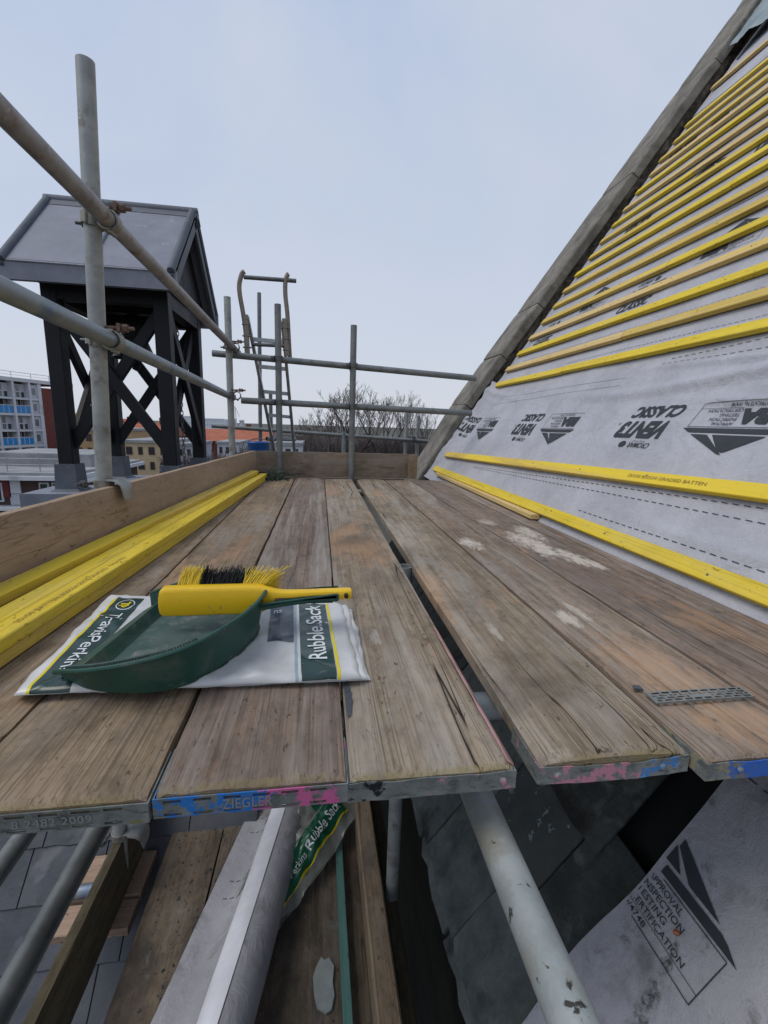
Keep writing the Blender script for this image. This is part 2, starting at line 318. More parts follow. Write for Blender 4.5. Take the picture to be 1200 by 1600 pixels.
# ------------------------------------------------------------------ mesh helpers
class MB:
    def __init__(s): s.v = []; s.f = []; s.mi = []
    def add(s, vs, fs, mi=0):
        b = len(s.v); s.v += [Vector(x) for x in vs]
        for f in fs: s.f.append(tuple(b + i for i in f)); s.mi.append(mi)
        return s
    def box(s, a, b, mi=0, M=None):
        x0, y0, z0 = a; x1, y1, z1 = b
        vs = [Vector(p) for p in ((x0,y0,z0),(x1,y0,z0),(x1,y1,z0),(x0,y1,z0),(x0,y0,z1),(x1,y0,z1),(x1,y1,z1),(x0,y1,z1))]
        if M: vs = [M @ p for p in vs]
        return s.add(vs, [(0,3,2,1),(4,5,6,7),(0,1,5,4),(1,2,6,5),(2,3,7,6),(3,0,4,7)], mi)
    def cbox(s, a, b, ch, M=None, mi=0):
        """box with chamfered long edges (loft of inset octagon), longest axis kept"""
        a, b = Vector(a), Vector(b); d = b - a; ax = max(range(3), key=lambda i: d[i]); o = [i for i in range(3) if i != ax]
        u, v = o; ring = [(a[u]+ch,a[v]),(b[u]-ch,a[v]),(b[u],a[v]+ch),(b[u],b[v]-ch),(b[u]-ch,b[v]),(a[u]+ch,b[v]),(a[u],b[v]-ch),(a[u],a[v]+ch)]
        vs = []
        for w in (a[ax], b[ax]):
            for p in ring:
                q = [0,0,0]; q[u], q[v], q[ax] = p[0], p[1], w; q = Vector(q); vs.append(M @ q if M else q)
        fs = [(i, (i+1)%8, 8+(i+1)%8, 8+i) for i in range(8)] + [tuple(range(7,-1,-1)), tuple(range(8,16))]
        return s.add(vs, fs, mi)
    def beam(s, p0, p1, wd, th, up=(0,0,1), ch=0.0, mi=0):
        """rectangular bar from p0 to p1; wd across, th along 'up'"""
        p0, p1 = Vector(p0), Vector(p1); y = (p1 - p0); ln = y.length; y.normalize(); up = Vector(up)
        x = y.cross(up).normalized(); z = x.cross(y)
        M = Matrix((x, y, z)).transposed().to_4x4(); M.translation = p0
        if ch: return s.cbox((-wd/2,0,-th/2),(wd/2,ln,th/2),ch,M,mi)
        return s.box((-wd/2,0,-th/2),(wd/2,ln,th/2),mi,M)
    def tube(s, p0, p1, r, seg=16, r1=None, cap=True, mi=0, hollow=0.0, wob=0.0, rings=1):
        p0, p1 = Vector(p0), Vector(p1); d = (p1 - p0); L_ = d.length; d.normalize()
        a = d.orthogonal().normalized(); b = d.cross(a); r1 = r if r1 is None else r1
        vs = []
        for k in range(rings + 1):
            t = k / rings; rr = r + (r1 - r) * t
            c = p0 + d * (L_ * t)
            for i in range(seg):
                an = 2*math.pi*i/seg
                vs.append(c + (a*math.cos(an) + b*math.sin(an)) * rr)
        fs = [(k*seg+i, k*seg+(i+1)%seg, (k+1)*seg+(i+1)%seg, (k+1)*seg+i) for k in range(rings) for i in range(seg)]
        n = (rings) * seg
        if hollow:
            ri = r * .84
            for (c, sgn, base) in ((p0, 1, 0), (p1, -1, n)):
                k0 = len(vs)
                vs += [c + (a*math.cos(2*math.pi*i/seg)+b*math.sin(2*math.pi*i/seg))*ri for i in range(seg)]
                k1 = len(vs)
                vs += [c + d*sgn*hollow + (a*math.cos(2*math.pi*i/seg)+b*math.sin(2*math.pi*i/seg))*ri for i in range(seg)]
                for i in range(seg):
                    j = (i+1)%seg
                    if sgn > 0: fs += [(base+j, base+i, k0+i, k0+j), (k0+j, k0+i, k1+i, k1+j)]
                    else: fs += [(base+i, base+j, k0+j, k0+i), (k0+i, k0+j, k1+j, k1+i)]
                fs.append(tuple(k1+i for i in range(seg))[::sgn])
        elif cap:
            fs += [tuple(range(seg-1,-1,-1)), tuple(n+i for i in range(seg))]
        return s.add(vs, fs, mi)
    def path(s, pts, r, seg=8, mi=0, r1=None):
        pts = [Vector(p) for p in pts]; n = len(pts); vs = []
        prev = None
        for k, p in enumerate(pts):
            d = (pts[min(k+1,n-1)] - pts[max(k-1,0)]).normalized()
            if prev is None: a = d.orthogonal().normalized()
            else: a = (prev - d * prev.dot(d)).normalized()
            prev = a; b = d.cross(a); rr = r if r1 is None else r + (r1-r)*k/(n-1)
            vs += [p + (a*math.cos(2*math.pi*i/seg)+b*math.sin(2*math.pi*i/seg))*rr for i in range(seg)]
        fs = [(k*seg+i, k*seg+(i+1)%seg, (k+1)*seg+(i+1)%seg, (k+1)*seg+i) for k in range(n-1) for i in range(seg)]
        fs += [tuple(range(seg-1,-1,-1)), tuple((n-1)*seg+i for i in range(seg))]
        return s.add(vs, fs, mi)
    def grid(s, fn, nu, nv, mi=0, skip=None):
        vs = [fn(i/nu, j/nv) for j in range(nv+1) for i in range(nu+1)]
        fs = [(j*(nu+1)+i, j*(nu+1)+i+1, (j+1)*(nu+1)+i+1, (j+1)*(nu+1)+i) for j in range(nv) for i in range(nu) if not (skip and skip(i, j))]
        return s.add(vs, fs, mi)
    def lathe(s, prof, c, axis=(0,0,1), seg=20, mi=0):
        c = Vector(c); d = Vector(axis).normalized(); a = d.orthogonal().normalized(); b = d.cross(a)
        vs = [c + d*z + (a*math.cos(2*math.pi*i/seg)+b*math.sin(2*math.pi*i/seg))*r for (r, z) in prof for i in range(seg)]
        fs = [(k*seg+i, k*seg+(i+1)%seg, (k+1)*seg+(i+1)%seg, (k+1)*seg+i) for k in range(len(prof)-1) for i in range(seg)]
        return s.add(vs, fs, mi)
    def prism(s, poly, ext, mi=0):
        """polygon of 3-D points extruded by vector ext"""
        n = len(poly); ext = Vector(ext); vs = [Vector(p) for p in poly] + [Vector(p)+ext for p in poly]
        fs = [tuple(range(n-1,-1,-1)), tuple(range(n,2*n))] + [(i,(i+1)%n,n+(i+1)%n,n+i) for i in range(n)]
        return s.add(vs, fs, mi)
    def build(s, name, mat, parent=None, smooth=False, org=None, label=None, cat=None, group=None, kind=None):
        if parent is not None: o0 = ORG[parent.name]
        elif org is not None: o0 = Vector(org)
        else:
            lo = [min(v[i] for v in s.v) for i in range(3)]; hi = [max(v[i] for v in s.v) for i in range(3)]
            o0 = Vector(((lo[0]+hi[0])/2, (lo[1]+hi[1])/2, lo[2]))
        me = bpy.data.meshes.new(name); me.from_pydata([v - o0 for v in s.v], [], s.f)
        mats = mat if isinstance(mat, (list, tuple)) else [mat]
        for q in mats: me.materials.append(q)
        if len(mats) > 1: me.polygons.foreach_set('material_index', s.mi)
        if smooth:
            me.polygons.foreach_set('use_smooth', [True]*len(me.polygons))
            me.set_sharp_from_angle(angle=R(40))
        me.update()
        o = bpy.data.objects.new(name, me); COL.objects.link(o); ORG[o.name] = o0
        if parent is not None: o.parent = parent
        else: o.location = o0
        tag(o, label, cat, group, kind)
        return o
ORG = {}
def tag(o, label=None, cat=None, group=None, kind=None):
    for k, v in (('label', label), ('category', cat), ('group', group), ('kind', kind)):
        if v: o[k] = v
def thing(name, loc, label, cat, group=None, kind=None):
    o = bpy.data.objects.new(name, None); COL.objects.link(o); o.location = loc; o.empty_display_size = .1
    ORG[o.name] = Vector(loc); tag(o, label, cat, group, kind); return o
_tcache = {}
def text_geo(s, size=1.0, shear=0.0, bold=0.0, space=1.0, align='LEFT'):
    """flat lettering as (verts, faces) in the XY plane"""
    key = (s, size, shear, bold, space, align)
    if key in _tcache: return _tcache[key]
    cu = bpy.data.curves.new('t', 'FONT'); cu.body = s; cu.size = size; cu.shear = shear; cu.offset = bold
    cu.space_character = space; cu.align_x = align; cu.fill_mode = 'FRONT'; cu.resolution_u = 3
    o = bpy.data.objects.new('t', cu); COL.objects.link(o)
    dg = bpy.context.evaluated_depsgraph_get(); me = o.evaluated_get(dg).to_mesh()
    g = ([v.co.copy() for v in me.vertices], [tuple(p.vertices) for p in me.polygons])
    o.evaluated_get(dg).to_mesh_clear(); bpy.data.objects.remove(o); bpy.data.curves.remove(cu)
    _tcache[key] = g
    return g
def width(g): xs = [v.x for v in g[0]]; return max(xs) - min(xs)
rnd = random.Random(7)
def nse(x, y, z=0.): return noise.noise(Vector((x, y, z)))
# ================================================================== SETTING
GZ = -9.0
MB().add([(-2500,-2500,GZ),(2500,-2500,GZ),(2500,2500,GZ),(-2500,2500,GZ)], [(0,1,2,3)]).build('ground', ground_mat, kind='structure')
MB().add([(-120,14,GZ+.004),(120,14,GZ+.004),(120,22,GZ+.004),(-120,22,GZ+.004)], [(0,1,2,3)]).build('road', asphalt, kind='structure')

# ------------------------------------------------------------------ the pitched roof under repair
PITCH = R(55); CP, SP = math.cos(PITCH), math.sin(PITCH)
RX0 = 1.07                                   # where the roof plane meets deck level
RN = Vector((-SP, 0, CP)); RD = Vector((CP, 0, SP))
def RP(s, y, t=0.0): return Vector((RX0 + s*CP, y, s*SP)) + RN * t
roof = thing('pitched_roof', (1.6, 2.2, GZ), 'steep roof stripped to grey membrane and yellow battens beside the boards', 'roof')
# masonry below and behind
shaded_stone = mottled('shaded_stone', (.016, .018, .016), (.040, .043, .038), 5, .9, .8, 30, .01, 0, .2)  # deep shade below the eaves is put into this near-black wall colour
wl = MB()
wl.box((.50, -2.5, GZ), (5.6, 4.24, -1.35)); wl.build('wall', shaded_stone, roof)
rd = MB()
rd.add([RP(-1.22,-2.5,-.09), RP(-1.22,4.24,-.09), RP(6.3,4.24,-.09), RP(6.3,-2.5,-.09), RP(6.3,-2.5,-.09)+Vector((.0,0,-.3)), RP(6.3,4.24,-.09)+Vector((0,0,-.3)), RP(-1.22,4.24,-.09)+Vector((.1,0,-.35)), RP(-1.22,-2.5,-.09)+Vector((.1,0,-.35))],
       [(0,3,2,1),(4,7,6,5),(0,1,6,7),(2,3,4,5)]).build('roof_deck', void_dark, roof)

def ripple(s, y):
    return .006*nse(s*2.3, y*1.3, 1.7) + .0035*nse(s*5.5+3, y*2.1, 4.2) + .0022*(1-abs(nse(s*3.2+y*1.1, y*1.9, 6.6))*2)
def upstand(s, y, lim=1.02):
    """membrane turned up against the coping on the far verge"""
    e0 = 4.02 + .03*nse(s*3, 0, 8.)
    if y <= e0: return 0.0
    k = min((y - e0) / .16, 1.0)
    return (.062 if s < lim else .006) * k * k * (1 + .35*nse(s*6, y*3, 2.))
def sheet_pt(s, y, base): return RP(s, y, base + ripple(s, y) + upstand(s, y))
def fold(s, y):                               # slack creases high on the eaves strip, near side
    def ridge(c, w_): k = max(0, 1-abs((s-c)/w_)); return k*k*(3-2*k)
    return (.020*ridge(.80+.05*math.sin(y*2.2), .05)*min(max((2.9-y)/1.2, 0), 1) + .013*ridge(.70+.035*math.sin(y*3+1), .035)*min(max((2.2-y)/.8, 0), 1)*(1 if y < 1.55 else .25)
            + .014*ridge(.875+.03*math.sin(y*2.7+2), .03)*min(max((2.3-y)/.8, 0), 1) + .010*ridge(.90-.16*(4.0-y), .05)*min(max((y-3.2)/.5, 0), 1) + .008*ridge(.16+.03*math.sin(y*4), .03)*min(max((1.7-y)/.8, 0), 1))
def mem_sheet(s0, s1, y0, y1, base, name, mat, extra=0, nu=46, nv=90, edge=0.0, y1f=None):
    g = MB()
    def fn(a, b):
        y = y0 + (y1 - y0)*b; s = s0 + (s1 - s0)*a
        if y1f: y = y0 + (y1f(s) - y0)*b
        t = base + ripple(s, y) + upstand(s, y) + (fold(s, y) if extra else 0)
        if a == 0: s += edge*nse(y*2.2, 3.3, s0)
        return RP(s, y, t)
    g.grid(fn, nu, nv)
    # turn the lower edge under so the sheet has a real edge
    g.grid(lambda a, b: fn(0, b) - RN*(.0016 + a*.004) , 1, nv)
    return g.build(name, mat, roof, smooth=True)
far_edge = lambda s: 4.17 + .018*nse(s*4, 1.1, 5.) + .012*nse(s*15, 2., 1.)
memB = mem_sheet(-.075, 1.10, -1.2, 4.2, .004, 'membrane_sheet', membrane, 1, 110, 150, .006, far_edge)
memA = mem_sheet(-1.27, -.03, -1.2, .725, -.004, 'membrane_sheet', membrane_dirty, 0, 30, 40, 0, lambda s: .725 + .012*nse(s*5, .3, 2.) - (.03*max(0, -.95 - s)))
memC = mem_sheet(1.02, 2.06, -1.2, 4.2, .0095, 'membrane_sheet', membrane, 0, 40, 90, .012, far_edge)
memD = mem_sheet(1.99, 3.02, -1.2, 4.2, .014, 'membrane_sheet', membrane, 0, 40, 90, .012, far_edge)
memE = mem_sheet(2.95, 3.98, -1.2, 4.2, .0185, 'membrane_sheet', membrane, 0, 40, 90, .012, far_edge)
memF = mem_sheet(3.90, 5.40, -1.2, 4.2, .023, 'membrane_sheet', membrane, 0, 40, 90, .012, far_edge)
for o_, l_ in ((memA, 'soiled lower strip of grey membrane below the boards'), (memB, 'clean printed eaves strip of grey membrane')): o_['label'] = l_

# printing on the membrane -------------------------------------------------
def put(mb, geo, org, ux, uy, base, flip=False):
    """lay flat geometry (x right, y up) on the roof; org=(s,Y), ux/uy = (ds,dY) per unit"""
    vs = []
    for p in geo[0]:
        s = org[0] + ux[0]*p.x + uy[0]*p.y; y = org[1] + ux[1]*p.x + uy[1]*p.y
        vs.append(RP(s, y, base + ripple(s, y) + upstand(s, y) + (fold(s, y) if base == .004 else 0) + .0026))
    mb.add(vs, geo[1])
def poly2(pts): return ([Vector((a, b, 0)) for a, b in pts], [tuple(range(len(pts)))])
def strip2(pts):                                # closed outline as thin quads
    vs, fs = [], []
    for (a, b, w_) in pts:
        (x0, y0), (x1, y1) = a, b; d = Vector((x1-x0, y1-y0)).normalized(); n_ = Vector((-d.y, d.x))*w_/2
        k = len(vs); vs += [Vector((x0+n_.x, y0+n_.y, 0)), Vector((x0-n_.x, y0-n_.y, 0)), Vector((x1-n_.x, y1-n_.y, 0)), Vector((x1+n_.x, y1+n_.y, 0))]
        fs.append((k, k+1, k+2, k+3))
    return (vs, fs)
def scaled(geo, wd, ht=None):
    xs = [v.x for v in geo[0]]; ys = [v.y for v in geo[0]]; x0, y0 = min(xs), min(ys)
    k = wd/(max(xs)-x0); k2 = k if ht is None else ht/(max(ys)-y0)
    return ([Vector(((v.x-x0)*k, (v.y-y0)*k2, 0)) for v in geo[0]], geo[1])
def shift(geo, dx, dy): return ([Vector((v.x+dx, v.y+dy, 0)) for v in geo[0]], geo[1])
def clip_y(geo, org, ux, lim):                 # drop faces that would hang over a cut sheet edge
    fs = [f for f in geo[1] if all(org[1] + ux[1]*geo[0][i].x <= lim for i in f)]
    return (geo[0], fs)
def vent_print(parent, org, ux, uy, base):
    mb = MB()
    put(mb, shift(scaled(text_geo('VENT3', 1, .3, .055, 1.0), .29, .092), .0, -.092), org, ux, uy, base)
    put(mb, shift(scaled(text_geo('CLASSIC', 1, .3, .042, 1.02), .29, .062), -.02, -.172), org, ux, uy, base)
    put(mb, shift(scaled(text_geo('®', 1, 0, .0), .016), .30, -.085), org, ux, uy, base)
    mb.build('printed_lettering', print_grey, parent)
    mb = MB()
    put(mb, shift(scaled(text_geo('CROMAR', 1, .2, .008), .125, .026), .02, .022), org, ux, uy, base)
    put(mb, shift(scaled(text_geo('Building Products', 1, .2, .0), .075, .008), .06, .010), org, ux, uy, base)
    c = [(0.185+.022*math.cos(a*.5236), .033+.017*math.sin(a*.5236)) for a in range(12)]
    put(mb, poly2(c), org, ux, uy, base)
    mb.build('printed_lettering', print_grey, parent)
def bba_print(parent, org, ux, uy, base, lim=99, full=True):
    """certification mark: a chevron over a ruled box with lettering; x 0..0.39, chevron up"""
    K = lambda g: clip_y(g, org, ux, lim)
    mb = MB()
    def P(g): put(mb, K(g), org, ux, uy, base)
    # chevron: outer slab and solid triangle split by a bare stripe
    def fine(pts, n=14):                        # split into columns so a cut edge can trim it
        xs = [p[0] for p in pts]; x0, x1 = min(xs), max(xs); vs, fs = [], []
        def span(x):
            ys = []
            for i in range(len(pts)):
                (ax, ay), (bx, by) = pts[i], pts[(i+1) % len(pts)]
                if (ax-x)*(bx-x) <= 0 and ax != bx: ys.append(ay + (by-ay)*(x-ax)/(bx-ax))
            return (min(ys), max(ys)) if ys else (0, 0)
        for i in range(n):
            xa = x0 + (x1-x0)*i/n + 1e-5; xb = x0 + (x1-x0)*(i+1)/n - 1e-5
            (a, b), (c, d) = span(xa), span(xb); k = len(vs)
            vs += [Vector((xa, a, 0)), Vector((xb, c, 0)), Vector((xb, d, 0)), Vector((xa, b, 0))]; fs.append((k, k+1, k+2, k+3))
        return (vs, fs)
    P(fine([(0, .006), (.39, .006), (.352, .026), (.030, .026)], 26))
    P(fine([(.045, .034), (.24, .034), (.175, .098), (.150, .105)], 20))
    P(fine([(.262, .034), (.335, .034), (.165, .112), (.150, .112)], 20))
    mb.build('printed_chevron', print_grey, parent)
    mb = MB()
    def P(g): put(mb, K(g), org, ux, uy, base)
    b = []
    def seg(x0, y0, x1, y1, w_, n=14):
        for i in range(n): b.append(((x0+(x1-x0)*i/n, y0+(y1-y0)*i/n), (x0+(x1-x0)*(i+1)/n, y0+(y1-y0)*(i+1)/n), w_))
    seg(.02, 0, .375, 0, .002); seg(.375, 0, .375, -.105, .002, 4); seg(.375, -.105, .02, -.105, .002); seg(.20, -.083, .375, -.083, .0013)
    P(strip2(b))
    for i, tx in enumerate(('APPROVAL', 'INSPECTION', 'TESTING', 'CERTIFICATION')):
        wd = {0: .088, 1: .107, 2: .078, 3: .140}[i]
        P(shift(scaled(text_geo(tx, 1, 0, .004), wd, .0135), .196, -.0205 - .0195*i))
    P(shift(scaled(text_geo('CERTIFICATE No 10/4748' if full else '10/4748', 1, 0, .002), .155 if full else .066, .0125), .10 if full else .186, -.1))
    mb.build('printed_box', print_grey, parent)
    mb = MB()
    put(mb, K(shift(scaled(text_geo('BBA', 1, 0, .075, .98), .165, .066), .03, -.079)), org, ux, uy, base)
    mb.build('printed_lettering', print_grey, parent)
PER = 1.13
for k in range(-1, 4):                          # eaves strip: lettering upside-down to a viewer at the eaves
    y = 1.655 + PER*k
    if y < 4.0: vent_print(memB, (.492 - .014*k, y), (0, 1), (-1, 0), .004)
    y = 1.18 + PER*k
    if y < 3.7: bba_print(memB, (.556 - .018*k, y), (0, 1), (-1, 0), .004)
# lower strip: the other way up, cut through by the end of the sheet at Y = 0.725
bba_print(memA, (-.606, .915), (0, -1), (1, 0), -.004, .715, False)
for k in range(4):
    vent_print(memC, (1.58 + .015*k, 3.95 - PER*k), (0, -1), (1, 0), .0095)
    bba_print(memC, (1.70 + .01*k, 3.50 - PER*k), (0, -1), (1, 0), .0095)
    vent_print(memD, (2.52, 3.75 - PER*k), (0, -1), (1, 0), .014)
    bba_print(memD, (2.62, 3.25 - PER*k), (0, -1), (1, 0), .014)
    bba_print(memE, (3.42, 3.6 - PER*k), (0, -1), (1, 0), .0185)
    vent_print(memE, (3.38, 4.0 - PER*k), (0, -1), (1, 0), .0185)
def dashes(parent, s_at, y0, y1, base, pitch=.036, w_=.0026):
    mb = MB(); y = y0
    while y < y1:
        s = s_at(y); put(mb, strip2([((0, 0), (.022, 0), w_)]), (s, y), (0, 1), (-1, 0), base); y += pitch
    mb.build('printed_dashes', print_grey, parent)
dashes(memB, lambda y: .957 - .04*(y-1.5), -.8, 1.95, .004)
dashes(memB, lambda y: .908 + .01*(y-1.5), -.8, 2.0, .004)
dashes(memB, lambda y: .862 - .012*(y-2.2), 2.2, 3.7, .004, .02, .0014)
dashes(memB, lambda y: .815 - .025*(y-2.2), 2.2, 3.9, .004, .02, .0014)
dashes(memB, lambda y: .283 - .05*(y-1.05), -.8, 3.3, .004)
dashes(memB, lambda y: .237 - .034*(y-1.05), -.8, 3.3, .004)
dashes(memB, lambda y: .107, -.6, 1.8, .004); dashes(memB, lambda y: .066, -.6, 1.6, .004)
dashes(memA, lambda y: -.325, -.8, .68, -.004)
dashes(memC, lambda y: 1.24, .6, 3.9, .0095, .03, .002); dashes(memC, lambda y: 1.075, .6, 3.0, .0095, .03, .002)
dashes(memD, lambda y: 2.2, .6, 3.9, .014, .03, .002)
# copper clout and the black run-off streak below it on the lower strip
nl = MB(); q = RP(-.648, .615, .002); nl.lathe([(.0005, .010), (.004, .009), (.0055, .006), (.004, .002), (.0045, 0)], q, RN, 10)
nl.build('copper_nail', plain('copper', (.50, .17, .08), .4, .7), roof, smooth=True)
# battens nailed on -------------------------------------------------------
def batten_mesh(p0, p1, nrm, wd=.05, th=.025, seed=0, n=10, ch=.0022):
    """sawn batten: slightly bowed length with eased arrises"""
    mb = MB(); p0, p1, nrm = Vector(p0), Vector(p1), Vector(nrm).normalized()
    d = (p1-p0).normalized(); side = d.cross(nrm).normalized(); up = side.cross(d)
    ring = [(-wd/2+ch, 0), (wd/2-ch, 0), (wd/2, ch), (wd/2, th-ch), (wd/2-ch, th), (-wd/2+ch, th), (-wd/2, th-ch), (-wd/2, ch)]
    vs = []
    for k in range(n+1):
        t = k/n; c = p0.lerp(p1, t) + side*(.004*nse(t*2.2, seed*3.1, 0)) + up*(.0012*nse(t*3, seed*1.7, 5))
        vs += [c + side*a + up*b for a, b in ring]
    fs = [(k*8+i, k*8+(i+1)%8, k*8+8+(i+1)%8, k*8+8+i) for k in range(n) for i in range(8)] + [tuple(range(7,-1,-1)), tuple(n*8+i for i in range(8))]
    mb.add(vs, fs); return mb
def roof_batten(s_far, s_near, y_far, y_near, mat, base, seed):
    b_ = batten_mesh(RP(s_near, y_near, base), RP(s_far, y_far, base), RN, seed=seed)
    return b_.build('batten', mat, roof)
YN = -1.1
cyc = [batten_bright, batten_pale, batten_bright, batten_pale, batten_yellow, batten_yellow, batten_yellow, batten_bright, batten_yellow, batten_yellow]
roof_batten(.042, .046, 4.13, YN, batten_bright, .009, 1)
roof_batten(.205, .405, 4.08, YN, batten_yellow, .012, 2)
for k in range(17):
    s = .992 + .1725*k; base = .012 + (.005 if s > 1.02 else 0) + (.0045 if s > 2.0 else 0) + (.0045 if s > 2.95 else 0) + (.0045 if s > 3.9 else 0)
    sn = s + .02 + rnd.uniform(-.008, .008); yf = 4.115 + rnd.uniform(-.025, .03)
    if k % 3 == 1 or k in (0, 9):               # butt joint: two lengths, the second of another cast
        yj = rnd.uniform(1.9, 3.5); sj = s + (sn-s)*(yf-yj)/(yf-YN)
        roof_batten(s, sj, yf, yj+.003, cyc[k % 10], base, 10+k); roof_batten(sj+.003, sn, yj-.002, YN, cyc[(k+3) % 10] if k else batten_bright, base+.001, 60+k)
    else: roof_batten(s, sn, yf, YN, cyc[k % 10], base, 10+k)
roof_batten(4.17, 4.14, 4.16, YN, batten_pale, .030, 40)
# clout heads where the battens cross the rafters
mb = MB()
for k in range(-2, 10):
    for y in (3.75, 3.3, 2.85, 2.4, 1.95, 1.5, 1.05):
        s_ = {-2: .044, -1: .205 + .2*(4.08-y)/(4.08-YN)}.get(k, .992+.1725*k + .02*(4.1-y)/5.2); b_ = .012 + .025 + (.005 if s_ > 1.02 else 0) + (.0045 if s_ > 2.0 else 0)
        mb.lathe([(.0002, .0012), (.0038, .001), (.0042, 0)], RP(s_ + rnd.uniform(-.008, .008), y + rnd.uniform(-.03, .03), b_ - (.003 if k == -2 else 0)), RN, 7)
mb.build('nail_heads', steel_dark, roof, kind='stuff')
# printed grading stamps on the batten face
mb = MB(); g_ = scaled(text_geo('25X50 BS5534 GRADED BATTEN', 1, 0, 0), .36, .013)
b2dir = (RP(.205, 4.08) - RP(.405, YN)).normalized()
for p in g_[0]:
    y = 1.62 - p.x; s = .205 + .2*(4.08-y)/(4.08-YN); mb.v.append(RP(s - .008 + p.y, y, .0385))
mb.f = list(g_[1]); mb.mi = [0]*len(mb.f); mb.build('printed_stamp', batten_ink, roof)

# slates left on the lower slope, beyond the cut end of the membrane --------
def slate_mesh(w_, l_, th, seed, rough=.004):
    """one riven slate: uneven edges, chipped lower corners; local x across, y up the slope, z out"""
    rr = random.Random(seed); n = 6; pts = []
    for i in range(n): pts.append((-w_/2 + w_*i/n, rr.uniform(-rough, rough)))
    for i in range(3): pts.append((w_/2 + rr.uniform(-rough, rough)*.4, l_*i/3))
    pts += [(w_/2, l_), (-w_/2, l_)]
    for i in range(2, 0, -1): pts.append((-w_/2 + rr.uniform(-rough, rough)*.4, l_*i/3))
    return pts
def lay_slate(parent, org, ex, ey, ez, w_, l_, th, tilt, seed, mat, rough=.004):
    mb = MB(); pts = slate_mesh(w_, l_, th, seed, rough); n = len(pts)
    def W(x, y, z): return org + ex*x + ey*y + ez*(z + tilt*(1 - y/l_))
    ins = .003
    lo = [W(x, y, 0) for x, y in pts]; hi = [W(x*(1-ins/w_), y*(1-ins/l_)+ins/2, th) for x, y in pts]
    mid = [W(x, y, th*.6) for x, y in pts]
    vs = lo + mid + hi
    fs = [tuple(range(2*n, 3*n))] + [(i, (i+1)%n, n+(i+1)%n, n+i) for i in range(n)] + [(n+i, n+(i+1)%n, 2*n+(i+1)%n, 2*n+i) for i in range(n)]
    mb.add(vs, fs); return mb.build('slate', mat, parent)
rs = random.Random(3)
for c, s0 in enumerate((-1.245, -.985, -.725, -.465, -.205)):
    off = (.02, .155, .0, .13, .06)[c]
    y = .845 + off if c in (2, 3) else .84 + off - .31
    y = {0: .70, 1: .60, 2: .85, 3: 1.12, 4: 1.4}[c]
    while y < 3.2:
        wd = .305
        if s0 < -.9 or y > .7:
            mt_ = slate_wet if rs.random() < .8 else slate_pale
            if c == 3 and y < 1.0: mt_ = slate_pale
            if c == 1 and .85 < y < 1.0: mt_ = slate_flake
            if c == 0: mt_ = slate_pale  # eaves course painted paler for the light that reaches it
            lay_slate(roof, RP(s0, y + wd/2, -.055 + rs.uniform(-.002, .002)), Vector((0, -1, 0)), RD, RN, wd - .006, .34, .009, .016, rs.random()*99, mt_, .010 if c == 0 else .004)
        y += wd
for k in range(10):                              # ragged doubled eaves course, its lit look put into the pale tone
    lay_slate(roof, RP(-1.285, .55 + .33*k, -.078), Vector((0, -1, 0)), RD, RN, .31, .22, .012, .02, k*7.7, slate_pale, .014)

# gable verge: stepped stone copings on a rough mortar bed ------------------
Y1, Y2 = 4.20, 4.66
def ct(s): return .090 + .082*max(s, -.6) if s < .7 else .1474 + .010*(s-.7)      # copings rise slightly off the slope
cuts = [-.55, .70, 1.26, 1.83, 3.23, 4.40, 5.3, 6.4]
for k in range(len(cuts)-1):
    a, b = cuts[k]+.004, cuts[k+1]-.004; mb = MB(); st = (.004, .0, .005, .001, .003, .0, .002)[k]
    n = 10; vs = []
    prof = [(0, -.085), (-.006, -.075), (-.004, -.012), (.006, 0), (.44, .004), (.455, -.004), (.46, -.085)]
    for i in range(n+1):
        s = a + (b-a)*i/n
        for j, (dy, dt) in enumerate(prof):
            e_ = (.0022*nse(s*9, j*2.3, k) + .0016*nse(s*28, j*5.3, k*3))*(1.6 if j < 3 else 1)
            en = .006 if i in (0, n) else 0
            vs.append(RP(s, Y1 + dy + e_ + st*.6 + (en if j < 4 else 0), ct(s) + dt + st*(1 - i/n) + e_*.8 - en))
    m_ = len(prof)
    fs = [(i*m_+j, (i+1)*m_+j, (i+1)*m_+(j+1)%m_, i*m_+(j+1)%m_) for i in range(n) for j in range(m_)] + [tuple(range(m_)), tuple(n*m_+j for j in range(m_-1, -1, -1))]
    mb.add(vs, fs); mb.build('coping_stone', stone, roof)
mb = MB()
def bed(a, b):
    s = -.25 + 6.6*a; t = -.08 + (ct(s) - .075 + .08)*b
    return RP(s, Y1 + .035 + .045*nse(s*6, b*2, 1) + .03*nse(s*19, b*5, 3) - .02*(1-b), t)
mb.grid(bed, 220, 6)
mb.build('mortar_bed', rubble, roof, smooth=True)
mb = MB()
mb.prism([RP(-.30, Y1+.05, ct(-.3)-.09), RP(6.4, Y1+.05, ct(6.4)-.09), Vector((RX0+6.3*CP, Y1+.05, GZ)), Vector((RP(-.3, 0).x, Y1+.05, GZ))], (0, .36, 0))
mb.build('gable_wall', stone, roof)
# loose lead flashing crumpled at the top of the verge
mb = MB()
def fl(a, b):
    s = 4.50 + 1.3*a; y = 4.16 - .60*b*(1 + .2*a)
    return RP(s, y, .05 + .07*b*(1-b)*4*.4 + .035*nse(a*4, b*5, 2) + .02*abs(nse(a*9, b*11, 7)) + .10*(1-b)**2)
mb.grid(fl, 26, 20); mb.grid(lambda a, b: fl(a, b) - RN*.004, 26, 20)
mb.build('lead_flashing', lead_flash, roof, smooth=True)
mb = MB()
mb.beam(RP(4.42, 4.10, .03), RP(5.3, 3.75, .06), .03, .016, RN); mb.build('flashing_strip', lead_dark, roof)

